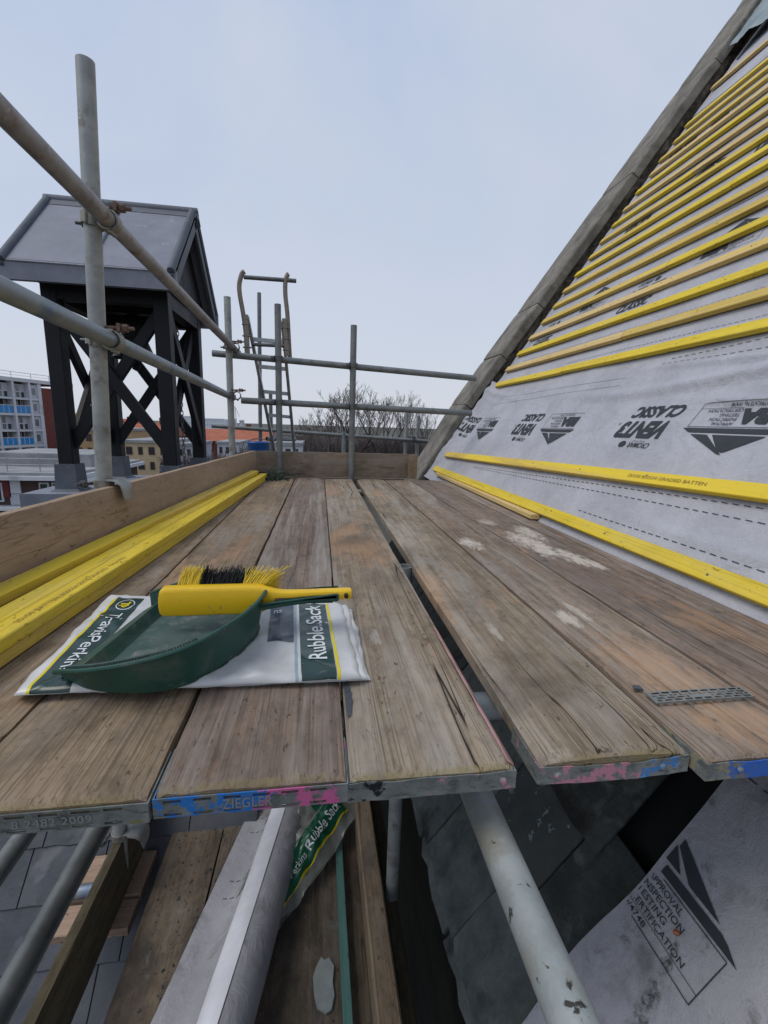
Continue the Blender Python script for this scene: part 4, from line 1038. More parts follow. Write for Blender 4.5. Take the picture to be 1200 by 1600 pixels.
# ------------------------------------------------------------------ roll of membrane on the lower lift
rr_ = .080
ra, rb = Vector((-.318, .80, LZ+rr_+.006)), Vector((-.092, 2.0, LZ+rr_+.006))
o = thing('membrane_roll', (-.2, 1.4, LZ), 'part-used roll of grey membrane lying on the lower lift', 'roll')
d = (rb-ra).normalized(); side = Vector((d.y, -d.x, 0)).normalized(); up_ = Vector((0, 0, 1))
def rollpt(t, an, r): c = ra.lerp(rb, t); return c + side*math.cos(an)*r + up_*math.sin(an)*r
mb = MB(); mb.grid(lambda a, b: rollpt(b, R(-90) + a*R(215), rr_ + .002*nse(a*3, b*4, 1)), 40, 30); mb.grid(lambda a, b: rollpt(b, R(125) + a*R(145), rr_-.003), 20, 30)
mb.build('outer_wrap', membrane_dirty, o, smooth=True)
mb = MB(); mb.grid(lambda a, b: rollpt(b, R(92) + a*R(80), rr_ + .0035 + .0015*nse(a*2, b*6, 4)), 8, 30); mb.build('white_edge', membrane_white, o, smooth=True)
def flap(a, b):
    t = b; c = ra.lerp(rb, t); w_ = .20*(1-.30*b) ; x = a*w_
    base = c - side*(rr_*.80 + x); z = LZ + .008 + (rr_*1.0)*max(0, 1-a*1.6)**2 + .006*nse(a*3, b*5, 2) + .004*a
    return Vector((base.x, base.y, z))
mb = MB(); mb.grid(flap, 16, 40); mb.grid(lambda a, b: flap(a, b)-Vector((0, 0, .002)), 16, 40); fo = mb.build('loose_flap', membrane_dirty, o, smooth=True)
mb = MB()
for b0 in (.545, .60, .78, .84):
    for k in range(4):
        mb.grid(lambda a, b: flap(.10+.16*k+.10*a, b0 + .002*b) + Vector((0, 0, .0018)), 2, 1)
mb.build('printed_dashes', print_grey, fo)
for e_, lb in ((ra, 0), (rb, 1)):
    mb = MB(); dd = d*(.0 if lb == 0 else 0)
    pts = []
    for i in range(90): an = i*.32; r = rr_*(1 - i/100); pts.append((r, an))
    mb.path([e_ + side*math.cos(an)*r + up_*math.sin(an)*r for r, an in pts], .0016, 4); mb.build('rolled_end', membrane_white, o)

# ------------------------------------------------------------------ crumpled sack on the lower lift
o = thing('rubble_sack', onZ(490, 1350, LZ), 'crumpled clear and green rubble sack beside the membrane roll', 'sack')
c0, c1 = onZ(388, 1462, LZ+.03), onZ(560, 1248, LZ+.13)        # yellow-lined edge, foot to head
c0b = onZ(425, 1452, LZ+.02); c1 = onZ(548, 1262, LZ+.12)
axis = (c1 - c0b); al = axis.length; axis.normalize(); acr = Vector((-axis.y, axis.x, 0)).normalized()
def sk(a, b):   # a: 0 at the lower right edge .. 1 upper left ; b along
    p = c0b + axis*(b*al) + acr*(a*.26*(.75+.35*b)) - axis*.02*a
    z = .035*nse(a*3.1, b*4.3, 5) + .025*abs(nse(a*7, b*8, 9)) + .06*math.sin(a*math.pi)*math.sin(b*math.pi*.9) + .012*nse(a*14, b*12, 3)
    return Vector((p.x, p.y, max(p.z + z, LZ+.004)))
mb = MB(); mb.grid(lambda a, b: sk(a*1.14-.14, b*1.08-.03), 30, 44); mb.build('plastic_film', sack_clear, o, smooth=True)
mb = MB(); mb.grid(lambda a, b: sk(a*1.05-.10, b*1.0)-Vector((0, 0, .014)), 24, 34); mb.build('inner_film', sack_clear, o, smooth=True)
mb = MB(); mb.grid(lambda a, b: sk(.025+a*.33, b*.97+.0)+Vector((0, 0, .0025)), 14, 44); gp = mb.build('green_panel', sack_green, o, smooth=True)
mb = MB(); mb.grid(lambda a, b: sk(.40+a*.45, .80+b*.17)+Vector((0, 0, .0025)), 14, 14); mb.build('green_panel', sack_green, o, smooth=True)
mb = MB(); mb.grid(lambda a, b: sk(.012+a*.02, b*.97)+Vector((0, 0, .003)), 2, 44); mb.build('yellow_line', ink_yellow, o)
def sack_text(s_, b0, b1, a0, ah, mat=ink_white, bold=.006):
    g = scaled(text_geo(s_, 1, 0, bold), 1, 1); mb = MB()
    mb.add([sk(a0 + ah*p.y, b0 + (b1-b0)*p.x) + Vector((0, 0, .0055)) for p in g[0]], g[1]); mb.build('printed_lettering', mat, gp)
sack_text('Rubble Sack', .50, .93, .10, .125, bold=.012); sack_text('Travis Perkins', .10, .47, .12, .085)
g = scaled(text_geo('Sack', 1, 0, .01), 1, 1); mb = MB(); mb.add([sk(.52 + .10*p.y, .82 + .10*p.x) + Vector((0, 0, .0055)) for p in g[0]], g[1]); mb.build('printed_lettering', ink_white, gp)

# ------------------------------------------------------------------ loose battens on the deck
GB = 'loose yellow roofing battens on the deck'
bn, bf = Vector((-.590, .30)), Vector((-.418, 3.42))
bdx = (bf.x-bn.x)/(bf.y-bn.y)
def loose(off, z, y0, y1, mat, label, seed, th=.025, wd=.05, z1=None, skew=0.0, nrm=(0, 0, 1)):
    x = lambda y: bn.x + bdx*(y-bn.y) + off
    b_ = batten_mesh((x(y0), y0, z), (x(y1)+skew, y1, z if z1 is None else z1), nrm, wd, th, seed, 16)
    return b_.build('roofing_batten', mat, label=label, cat='batten', group=GB)
loose(-.002, .001, .15, 3.38, batten_yellow, 'bottom batten of the stacked pair on the left of the deck', 51)
top = loose(.000, .0268, .20, 3.44, batten_bright, 'stamped top batten of the stack on the left of the deck', 52)
loose(-.054, .001, .10, 3.30, batten_yellow, 'batten hidden under the left side of the yellow stack', 53)
loose(-.053, .0268, .22, 3.36, batten_bright, 'upper left batten of the stack, tight against the stamped one', 54)
loose(-.152, .034, .10, 3.36, batten_yellow, 'separate pale yellow batten tilted along the foot of the left toe board', 55, z1=.056, skew=.102, nrm=(.06, 0, 1))
mb = MB(); g = scaled(text_geo('25x50 BATTEN BS5534:2014 GRADED  TREATED', 1, 0, 0), .42, .011)
x_ = lambda y: bn.x + bdx*(y-bn.y)
mb.add([Vector((x_(.86+p.x) + .008 - p.y, .86+p.x, .0530)) for p in g[0]], g[1])
st_ = MB(); st_.add(mb.v, mb.f)
for i, v in enumerate(st_.v): pass
so_ = st_.build('printed_stamp', batten_ink, top)
mb = MB(); mb.cbox((-.655, 1.42, .002), (-.60, 1.56, .034), .003); mb.build('packing_block', pale_timber, label='brown packing block between the loose battens and the toe board', cat='block')
mb = batten_mesh((1.045, 2.02, .002), (1.062, 3.95, .004), (0, 0, 1), .046, .024, 77, 12); mb.build('roofing_batten', batten_pale, label='short loose batten lying at the foot of the membrane', cat='batten', group=GB)

# ------------------------------------------------------------------ folded sacks under the dustpan
o = thing('folded_sacks', (-.2, .88, .002), 'folded pack of white printed rubble sacks under the dustpan', 'sack')
def pack(A, B, C_, D, z0, h, seed, rim=.016):
    """A near-left, B far-left, C far-right, D near-right; rounded folded edge"""
    A, B, C_, D = [Vector((*p, 0)) for p in (A, B, C_, D)]
    def fn(u, v, lift=0.0):
        p = A.lerp(D, u).lerp(B.lerp(C_, u), v)
        ln = (D-A).length; dp = (B-A).length
        e = min(u*ln, (1-u)*ln, v*dp, (1-v)*dp); k = min(max(e, 0)/rim, 1); prof = math.sqrt(max(0, 1-(1-k)**2))
        wr = .0030*nse(p.x*14, p.y*9, seed) + .0018*nse(p.x*35, p.y*28, seed+3) + 0.0034*max(0, 1-abs(nse(p.x*6+p.y*3, p.y*4, seed+9))*9) + .0026*max(0, 1-abs(nse(p.x*13-p.y*8, p.y*7, seed+19))*8)
        en = (1-k)*.9; p = p + Vector((.006*nse(p.y*13, p.x*3, seed+1) + .003*nse(p.y*40, 1, seed), .004*nse(p.x*11, p.y*3, seed+4) + .003*nse(p.x*34, 2, seed), 0))*min(1, en)
        return Vector((p.x, p.y, z0 + (h + wr)*prof + lift))
    return fn
def warp(k): return k
def nonlin(t): return .5 - .5*math.cos(math.pi*t)
lowp = pack((-.452, .70), (-.478, 1.07), (.076, .985), (.086, .692), .002, .007, 1)
midp = pack((-.462, .690), (-.486, 1.078), (.066, .99), (.080, .688), .008, .007, 2)
topp = pack((-.458, .682), (-.492, 1.082), (.052, .995), (.068, .680), .0135, .0085, 3)
for nm, fn in (('bottom_sack', lowp), ('middle_sack', midp), ('top_sack', topp)):
    mb = MB(); mb.grid(lambda a, b: fn(nonlin(a), nonlin(b)), 70, 44); q_ = mb.build(nm, bag_white, o, smooth=True)
ts = q_
def onbag(u0, u1, v0, v1, mat, name, lift, nu=16, nv=44, sl=0.0):
    mb = MB(); mb.grid(lambda a, b: topp(u0+(u1-u0)*a + sl*(b-.5), v0 + (v1-v0)*(nonlin(b) if v0 < .02 else b), lift), nu, nv); return mb.build(name, mat, ts, smooth=True)
onbag(.815, .925, .0, .93, bag_green, 'printed_panel', .0007)
onbag(.928, .938, .0, .93, ink_yellow, 'printed_line', .0008, 2)
onbag(.700, .793, .36, .93, bag_blue, 'printed_panel', .0007, 10)
onbag(.795, .804, .0, .93, bag_line, 'printed_line', .0008, 2)
onbag(.40, .62, .30, .90, bag_blue, 'printed_panel', .0007, 14)
onbag(.050, .158, .0, .93, bag_green, 'printed_panel', .0007, 16, 44, .02)
onbag(.040, .049, .0, .93, ink_yellow, 'printed_line', .0008, 2, 44, .02)
def bag_text(s_, fx, wd, ht, mat, bold=.0, lift=.0016):
    g = scaled(text_geo(s_, 1, 0, bold, .97), wd, ht); mb = MB()
    mb.add([Vector((*fx(p).xy, 0)) for p in g[0]], g[1])
    for i, p in enumerate(g[0]): mb.v[i] = fx(p)
    return mb.build('printed_lettering', mat, ts)
# 'Rubble Sack' reads away from the viewer, letters up toward the left
bag_text('Rubble Sack', lambda p: topp(.902 - p.y, .14 + p.x, .0016), .74, .062, ink_white, .012)
# the supplier's name on the left panel reads toward the viewer
bag_text('TravisPerkins', lambda p: topp(.078 + p.y + .02*(.36-p.x), .71 - p.x, .0016), .60, .045, ink_white, .004)
bag_text('ns', lambda p: topp(.715 + p.x, .74 + p.y, .0016), .032, .045, ink_white, .0)
mb = MB(); n = 26
for k in range(n):
    a0, a1 = 2*math.pi*k/n, 2*math.pi*(k+1)/n
    f = lambda a, r: topp(.112 + .036*r*math.cos(a), .825 + .070*r*math.sin(a), .0016)
    mb.add([f(a0, .90), f(a0, 1), f(a1, 1), f(a1, .90)], [(0, 1, 2, 3)])
mb.build('printed_ring', ink_white, ts)
bag_text('T', lambda p: topp(.092 + p.y, .865 - p.x, .0016), .060, .036, ink_yellow, .03)
bag_text('P', lambda p: topp(.088 + p.y, .815 - p.x, .0017), .035, .036, ink_yellow, .03)

# ------------------------------------------------------------------ dustpan
dp = thing('dustpan', (-.22, .86, .022), 'dark green plastic dustpan standing on the folded sacks', 'dustpan')
PZ = .024; YC = .853
half = [(-.392, .150), (-.345, .176), (-.295, .189), (-.245, .191), (-.205, .178), (-.168, .140), (-.140, .095), (-.122, .045), (-.116, 0.0)]   # x, half width
def cr(pts, n):
    out = []
    P = [Vector(p) for p in pts]; P = [P[0]*2-P[1]] + P + [P[-1]*2-P[-2]]
    for i in range(1, len(P)-2):
        for k in range(n):
            t = k/n; a, b, c, d = P[i-1], P[i], P[i+1], P[i+2]
            out.append(.5*((2*b)+(c-a)*t+(2*a-5*b+4*c-d)*t*t+(3*b-a-3*c+d)*t**3))
    out.append(P[-2]); return out
hs = cr(half, 5)
FAR = .76
def shear(x, y): return x + .13*(y - .70)*max(0, 1-(x+.40)/.28)
st_pts = [Vector((shear(p[0], YC - p[1]*1.03), YC - p[1]*1.03, 0)) for p in hs] + [Vector((shear(p[0], YC + p[1]*FAR), YC + p[1]*FAR, 0)) for p in reversed(hs[:-1])]
for _ in range(6): st_pts = [st_pts[0]] + [st_pts[i-1]*.25 + st_pts[i]*.5 + st_pts[i+1]*.25 for i in range(1, len(st_pts)-1)] + [st_pts[-1]]
N_ = len(st_pts); mid_i = len(hs)-1
def wall_h(x): k = min(max((x + .392)/.27, 0), 1); return .026 + .062*k**.8
base_z = lambda x: PZ - .004 + .0*x
def outward(i):
    a = st_pts[max(i-1, 0)]; b = st_pts[min(i+1, N_-1)]; t = (b-a).normalized(); return Vector((t.y, -t.x, 0))
prof_n = 7
def wallpt(i, k, ins=0.0):
    p = st_pts[i]; nrm = outward(i); f = k/prof_n
    z = base_z(p.x) + (wall_h(p.x))*f; fl = .012*f**1.3 - .004*(1-f)**2
    return Vector((p.x, p.y, z)) + nrm*(fl - ins)
mb = MB()
vs = [wallpt(i, k) for i in range(N_) for k in range(prof_n+1)]; m_ = prof_n+1
fs = [(i*m_+k, (i+1)*m_+k, (i+1)*m_+k+1, i*m_+k+1) for i in range(N_-1) for k in range(prof_n)]
mb.add(vs, fs)
vs = [wallpt(i, k, .0028) for i in range(N_) for k in range(prof_n+1)]; mb.add(vs, [f[::-1] for f in fs])
# rolled rim
rim = [wallpt(i, prof_n) + outward(i)*.002 + Vector((0, 0, .0005)) for i in range(N_)]
mb.path(rim, .0038, 8)
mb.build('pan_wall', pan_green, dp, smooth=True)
# floor with raised ramp at the mouth
mb = MB()
def floor_pt(a, b):
    x = -.405 + .287*a
    hw_ = 0
    for j in range(len(hs)-1):
        if hs[j][0] <= x <= hs[j+1][0]: t = (x-hs[j][0])/(hs[j+1][0]-hs[j][0]+1e-9); hw_ = hs[j][1]*(1-t)+hs[j+1][1]*t
    if x < hs[0][0]: hw_ = hs[0][1] - .004
    if x >= hs[-1][0]: hw_ = 0.0
    ramp = .0
    dx = x + .405
    if dx < .038: ramp = .020*dx/.038
    elif dx < .052: ramp = .020*(1-(dx-.038)/.014)
    u_ = b*2-1; yy = YC + (u_*1.03 if u_ < 0 else u_*FAR)*max(hw_-.004, 0)
    return Vector((shear(x, yy), yy, PZ + .003 + ramp))
mb.grid(floor_pt, 60, 20); mb.grid(lambda a, b: floor_pt(a, 1-b) - Vector((0, 0, .0028)), 60, 20)
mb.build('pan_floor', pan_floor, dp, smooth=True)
mb = MB()
mb.grid(lambda a, b: floor_pt(a*.185, b*.998+.001) + Vector((0, 0, .0008)), 14, 14); mb.build('mouth_lip', pan_green, dp, smooth=True)
# comb teeth on the near rim
mb = MB()
for i in range(46):
    t = 2.5 + i*.42; j = int(t); f = t-j
    p = rim[j].lerp(rim[j+1], f); nrm = outward(j)
    q = p + Vector((0, 0, .003)) - nrm*.002
    mb.add([q+Vector((-.0014, 0, -.002)), q+Vector((.0014, 0, -.002)), q+Vector((.0014, 0, .0022))-nrm*.009, q+Vector((-.0014, 0, .0022))-nrm*.009, q+Vector((-.0014, 0, .004)), q+Vector((.0014, 0, .004))], [(0, 1, 5, 4), (4, 5, 2, 3), (0, 4, 3), (1, 2, 5), (0, 3, 2, 1)])
mb.build('comb_teeth', pan_floor, dp)
# handle: channel with turned-down flanks
mb = MB(); hz = PZ + .064
def hand(a, b):
    x = -.130 + .165*a; hw_ = .036 - .013*min(a*1.8, 1) ; z = hz - .010*(1-a)**2 + .004*a
    u = b*2-1; drop = .020*max(0, abs(u)-.72)/.28
    return Vector((x, .855 + max(min(u*1.25, 1), -1)*hw_, z + .012 - drop*.0 - .018*(1-u*u)**.5))
mb.grid(hand, 24, 18); mb.grid(lambda a, b: hand(a, 1-b) - Vector((0, 0, .003)), 24, 18)
mb.path([hand(0, 0)+(hand(1, 0)-hand(0, 0))*t/10 for t in range(11)], .002, 6)
mb.path([hand(1, i/12) for i in range(13)], .0025, 6)
mb.build('pan_handle', pan_green, dp, smooth=True)

# ------------------------------------------------------------------ brush
br = thing('hand_brush', (-.1, .85, .06), 'yellow hand brush with black and yellow bristles lying in the dustpan', 'brush')
def bdim(x):
    """outline of the yellow back seen from the front: lower/upper edge at x"""
    if x < -.125: lo, hi = 0.0, .056
    else:
        k = min((x+.125)/.060, 1); k = k*k*(3-2*k); lo, hi = 0.0 + .026*k, .056 - .011*k
    if x < -.288: k = (x+.300)/.012; q_ = 1-math.sqrt(max(0, 1-(1-k)**2)); lo += .012*q_; hi -= .012*q_
    return lo, hi
xs_ = [-.300, -.298, -.295, -.291, -.285, -.27, -.22, -.16, -.13, -.115, -.10, -.09, -.08, -.07, -.05, -.02, .02, .05, .060, .063]
vs = []; ring = 14
BZ0 = .062; BYF = .838
for j, x in enumerate(xs_):
    lo, hi = bdim(x); c = (lo+hi)/2; h = (hi-lo)/2; th = .014 if x < -.10 else .011
    e = 1 if 0 < j < len(xs_)-1 else .86
    for i in range(ring):
        a = 2*math.pi*i/ring; ca, sa = math.cos(a), math.sin(a)
        sq = lambda v: math.copysign(abs(v)**.45, v)
        zz = BZ0 + c + h*sq(sa)*e; yy = BYF + th + th*sq(ca)*e + .10*(zz-BZ0) + .004*nse(x*9, 0, 0)
        vs.append(Vector((x, yy - .01*(x+.12), zz + .02*(x+.12)*(.0))))
fs = [(j*ring+i, j*ring+(i+1)%ring, (j+1)*ring+(i+1)%ring, (j+1)*ring+i) for j in range(len(xs_)-1) for i in range(ring)] + [tuple(range(ring-1, -1, -1)), tuple((len(xs_)-1)*ring+i for i in range(ring))]
mb = MB(); mb.add(vs, fs); bk = mb.build('brush_back', brush_yellow, br, smooth=True)
mb = MB(); mb.tube((.052, .842, .0985), (.052, .832, .0985), .0042, 12); mb.build('hanging_hole', rubber_black, bk)
mb = MB(); mb.cbox((-.085, .8325, BZ0+.0235), (.026, .842, BZ0+.034), .002); mb.build('grip_inlay', rubber_black, br)
rs = random.Random(9)
for nm, a, b, mt_ in (('bristle_tuft', -.272, -.232, bristle_yellow), ('bristle_tuft', -.150, -.105, bristle_yellow), ('bristle_tuft', -.232, -.150, bristle_black)):
    mb = MB(); n = int((b-a)/.040*260)
    for i in range(n):
        x = rs.uniform(a, b); z = BZ0 + .055 - rs.random()*.036; y = BYF + .028
        lean = .16 + .75*max(0, (x+.165)/.06) + rs.uniform(-.16, .16)
        dv = Vector((lean, .66 + rs.uniform(-.12, .12), .74 + rs.uniform(-.12, .12))).normalized()
        ln = rs.uniform(.036, .046); p = Vector((x, y, z)); bend = Vector((rs.uniform(-.004, .008), 0, rs.uniform(-.006, .004)))
        mb.path([p, p+dv*ln*.5, p+dv*ln+bend], .00085, 3, r1=.0005)
    mb.build(nm, mt_, br, kind='stuff')
mb = MB(); p = Vector((-.115, .86, BZ0+.05))
mb.path([p, p+Vector((.02, .03, .012)), p+Vector((.055, .06, .024))], .0006, 4); mb.path([p, p+Vector((.025, .02, .016)), p+Vector((.05, .04, .03))], .0006, 4)
mb.build('stray_bristle', bristle_yellow, br)

# ------------------------------------------------------------------ slotted plate on the reddish board
mb = MB(); px0, px1, py0, py1 = .540, .722, .583, .611
nc, nr = 40, 13
def skip(i, j):
    if j in (1, 2, 4, 5, 7, 8, 10, 11):
        r = j//3; return (i + r*2) % 4 in (0, 1, 2) and 0 < i < nc-1 and not (14 < i < 24 and r in (1,) )
    return False
mb.grid(lambda a, b: Vector((px0+(px1-px0)*a, py0+(py1-py0)*b + .006*a*0, .0035+.001*math.sin(a*3))), nc, nr, 0, skip)
mb.grid(lambda a, b: Vector((px0+(px1-px0)*a, py0+(py1-py0)*(1-b), .0005)), nc, nr, 0, lambda i, j: skip(i, nr-1-j))
for a, b in (((px0, py0), (px1, py0)), ((px1, py0), (px1, py1)), ((px1, py1), (px0, py1)), ((px0, py1), (px0, py0))):
    mb.add([(a[0], a[1], .0005), (b[0], b[1], .0005), (b[0], b[1], .0035), (a[0], a[1], .0035)], [(0, 1, 2, 3)])
mb.build('slotted_plate', band_steel, label='grey slotted metal plate nailed across the reddish board', cat='plate')
mb = MB(); q = onZ(997, 1078, 0); mb.prism([(q.x-.008, q.y, .0), (q.x+.006, q.y-.004, .0), (q.x+.007, q.y+.007, 0), (q.x-.003, q.y+.01, 0)], (0, 0, .004)); mb.build('slate_crumb', slate, label='small blue-grey slate crumb at the corner of the slotted plate', cat='slate')
# dark tar smear along the seam in front of the sacks
mb = MB(); pts = []
for i in range(12): y = .60 + .09*i/11; pts.append(y)
vs = []
for i, y in enumerate(pts):
    w_ = .006*math.sin(math.pi*(i+.6)/12.2) + .0025*nse(i*.9, 1, 1)+.001; vs += [Vector((.0405, y, .0012)), Vector((.0405+.004+w_, y+.002, .0014+.0015*(i % 2)))]
mb.add(vs, [(2*i, 2*i+1, 2*i+3, 2*i+2) for i in range(11)]); mb.build('tar_smear', slate, label='blue-black smear beside the seam in front of the sacks', cat='smear')

# ------------------------------------------------------------------ tangle of netting cord at the far post
rs = random.Random(21); mb = MB()
for k in range(34):
    p = Vector((-.345 + rs.uniform(-.06, .05), 3.47 + rs.uniform(-.07, .09), .004)); pts = []
    d_ = Vector((rs.uniform(-1, 1), rs.uniform(-1, 1), rs.uniform(.2, 1.6)))
    for i in range(7):
        pts.append(p.copy()); d_ += Vector((rs.uniform(-1, 1), rs.uniform(-1, 1), rs.uniform(-1.0, .5)))*.7; p = p + d_.normalized()*.026; p.z = max(p.z, .004)
    mb.path(pts, .0035, 4)
mb.build('netting_cord', net_green, label='tangle of dark green cord at the foot of the far upright', cat='cord')

# ------------------------------------------------------------------ access ladder with hoop handrails
lad = thing('access_ladder', (-.45, 5.0, -.3), 'aluminium access ladder with raised hoop handrail beyond the far toe board', 'ladder')
def lerp(a, b, t): return a + (b-a)*t
sLt, sLb = onY(393, 527, 4.25), onY(430, 710, 4.8); sRt, sRb = onY(444, 532, 4.25), onY(461, 713, 4.8)
sLt = sLt + (sLt-sLb)*.14; sRt = sRt + (sRt-sRb)*.14
for a, b in ((sLt, sLb), (sRt, sRb)):
    mb = MB(); mb.beam(b + (b-a)*.25, a, .026, .055, up=(0, 1, 0)); mb.build('stile', alu, lad)
for k in range(8):
    t = .135 + k*.178
    a, b = lerp(sLt, sLb, t), lerp(sRt, sRb, t); mb = MB(); mb.beam(a, b, .032, .032); mb.build('rung', alu, lad)
yH = 4.22
def img(pts): return [onY(u, v, yH) for u, v in pts]
hl = cr(img([(386, 555), (384, 520), (380, 490), (375, 462), (374, 444), (378, 428), (382, 424)]), 4)
hr = cr(img([(453, 560), (451, 525), (449, 490), (446, 462), (446, 440), (449, 430), (451, 428)]), 4)
for h_ in (hl, hr):
    mb = MB(); mb.path(h_, .019, 10); mb.build('hoop', alu_brown, lad, smooth=True)
mb = MB(); a, b = img([(381, 433), (463, 439)]); mb.tube(a, b, .017, 12); mb.build('hoop_bar', steel_dark, lad, smooth=True)
for (u0, v0, u1, v1) in ((384.5, 492, 387, 552), (444, 498, 449, 556)):
    a, b = onY(u0, v0, yH-.05), onY(u1, v1, yH-.05); mb = MB(); mb.beam(a, b, .035, .03, up=(0, 1, 0)); mb.build('clamp_block', alu_brown, lad)
    for t in (.25, .55, .85): q = lerp(a, b, t); mb = MB(); mb.tube(q-Vector((.035, .01, 0)), q+Vector((.035, -.01, 0)), .007, 8); mb.build('bolt', steel_dark, lad)
a, b = img([(394, 538), (452, 541)]); mb = MB(); mb.tube(a, b, .016, 10); mb.build('hoop_bar', steel_dark, lad)
bk_ = onY(404, 702, 5.5)
mb = MB(); mb.lathe([(.001, -.14), (.10, -.14), (.125, .07), (.133, .08), (.125, .09), (.115, .085), (.092, -.12), (.001, -.12)], bk_, (0, 0, 1), 24); mb.build('blue_bucket', bucket_blue, label='blue bucket half hidden behind the far left toe board', cat='bucket', smooth=True)
mb = MB(); pts = cr([bk_+Vector((-.13, 0, .07)), bk_+Vector((-.08, .06, .11)), bk_+Vector((0, .1, .12)), bk_+Vector((.08, .06, .11)), bk_+Vector((.13, 0, .07))], 4); mb.path(pts, .006, 6); 
bo_ = bpy.data.objects.get('blue_bucket'); mb.build('bucket_handle', steel_dark, bo_)
# planks of the landing behind the toe board
for k in range(5):
    mb = MB(); mb.cbox((-1.5, 4.72+.235*k, -.16), (1.0, 4.945+.235*k, -.122), .003); mb.build('landing_plank', toe_wood_x, label='%s plank of the landing behind the far toe board' % ('nearest', 'second', 'middle', 'fourth', 'farthest')[k], cat='plank', group='landing planks')
# ================================================================== TOWN BEHIND
def fac_block(px_e, Ye, dirpx, hz=650):
    """a facade plane: returns P(w, z) with w metres from the far end E toward the viewer"""
    e_ = onY(px_e, hz, Ye); r = ray(dirpx, 668); dv = Vector((r.x, r.y, 0)).normalized()
    n_ = Vector((dv.y, -dv.x, 0))
    return Vector((e_.x, e_.y, 0)), dv, n_
def hit(E, n_, u, v):
    r = ray(u, v); t = (E-EYE).dot(n_)/r.dot(n_); return EYE + r*t
# ---- tall block with blue balconies
E_, dv, nf = fac_block(115, 80, 705)
def wz(u, v): p = hit(E_, nf, u, v); return -(Vector((p.x, p.y, 0))-E_).dot(dv), p.z
def FP(w_, z, out_=0.0): p = E_ - dv*w_ + nf*out_; return Vector((p.x, p.y, z))
ap = thing('apartment_block', FP(12, GZ, -6), 'pale apartment block with blue balcony panels and a brick end at far left', 'building')
def fbox(w0, w1, z0, z1, o0, o1, name, mat, parent):
    mb = MB(); vs = [FP(w_, z, o_) for z in (z0, z1) for (w_, o_) in ((w0, o0), (w1, o0), (w1, o1), (w0, o1))]
    mb.add(vs, [(0,3,2,1),(4,5,6,7),(0,1,5,4),(1,2,6,5),(2,3,7,6),(3,0,4,7)]); return mb.build(name, mat, parent)
w_br = wz(69, 660)[0]; w_p1 = wz(62, 660)[0]; w_p2 = wz(25, 660)[0]; zt = wz(60, 598)[1]
W_END = 34
fbox(w_br, W_END, GZ, zt, -9, -.9, 'back_wall', dark_brown, ap)
fbox(0, w_br, GZ, zt-.7, -9, 0.05, 'brick_end', red_brick, ap)
fbox(-.2, W_END, zt-.15, zt+.35, -9.2, .25, 'roof_slab', conc_white, ap)
fbox(w_br, w_br+.55, GZ, zt-.15, -.9, .10, 'white_pier', conc_white, ap)
zb1 = wz(40, 639)[1]; zb2 = wz(45, 688)[1]; FLR = (zb1-zb2)/2
piers = [w_p1+1.2, w_p2, w_p2+(w_p2-w_p1-1.2), w_p2+2*(w_p2-w_p1-1.2), w_p2+3*(w_p2-w_p1-1.2)]
for w_ in piers: fbox(w_-.16, w_+.16, GZ, zt-.15, -.9, .22, 'white_pier', conc_white, ap)
lv = [zb1+FLR*k for k in range(-4, 2)]
rs = random.Random(4)
for k, z in enumerate(lv):
    blue = (k % 2 == 0)
    fbox(w_br+.55, W_END, z-.95, z-.72, -.9, .16, 'floor_slab', conc_white, ap)
    for i in range(len(piers)):
        wa = w_br+.55 if i == 0 else piers[i-1]+.16; wb = piers[i]-.16
        if i == 0:                                # narrow stair bay
            fbox(wa, wb, z-.72, z+1.25, -.9, -.05, 'stair_panel', grey_panel, ap)
            fr = fbox(wa+.2, wb-.2, z-.3, z+.9, -.05, .0, 'window', conc_white, ap); fbox(wa+.3, wb-.3, z-.2, z+.8, .0, .012, 'pane', glass_mid, fr)
            continue
        nb = 3
        for j in range(nb):
            a = wa + (wb-wa)*j/nb; b = wa + (wb-wa)*(j+1)/nb
            if blue:
                fbox(a+.05, b-.05, z-.55, z+.38, .02, .09, 'balcony_panel', blue_panel, ap)
                fbox(a-.03, a+.03, z-.72, z+.45, .0, .12, 'balcony_post', conc_white, ap)
                if j != 1 or i % 2: fr = fbox(a+.2, b-.2, z+.25, z+1.15, -.9, -.84, 'window', conc_white, ap); fbox(a+.3, b-.3, z+.32, z+1.05, -.84, -.82, 'pane', glass_mid, fr)
            else:
                fr = fbox(a+.03, b-.03, z-.70, z+1.2, -.6, -.52, 'window', conc_white, ap)
                fbox(a+.13, b-.13, z-.62, z+.10, -.52, -.50, 'pane', glass_dark if (i+j) % 3 else glass_mid, fr); fbox(a+.13, b-.13, z+.22, z+1.1, -.52, -.50, 'pane', grey_panel if j != 1 else glass_mid, fr)
        if blue: fbox(wa, wb, z+.40, z+.48, -.0, .12, 'balcony_rail', conc_white, ap); fbox(wa, wb, z-.72, z-.6, -.9, .12, 'balcony_floor', conc_white, ap)
for k in range(10):
    mb = MB(); mb.tube(FP(.5+3*k, zt+.35, -.4), FP(.5+3*k, zt+1.15, -.4), .05, 5); mb.build('roof_rail_post', conc_white, ap)
mb = MB(); mb.tube(FP(0, zt+1.15, -.4), FP(30, zt+1.15, -.4), .045, 5); mb.tube(FP(0, zt+.75, -.4), FP(30, zt+.75, -.4), .03, 5); mb.build('roof_rail', conc_white, ap)

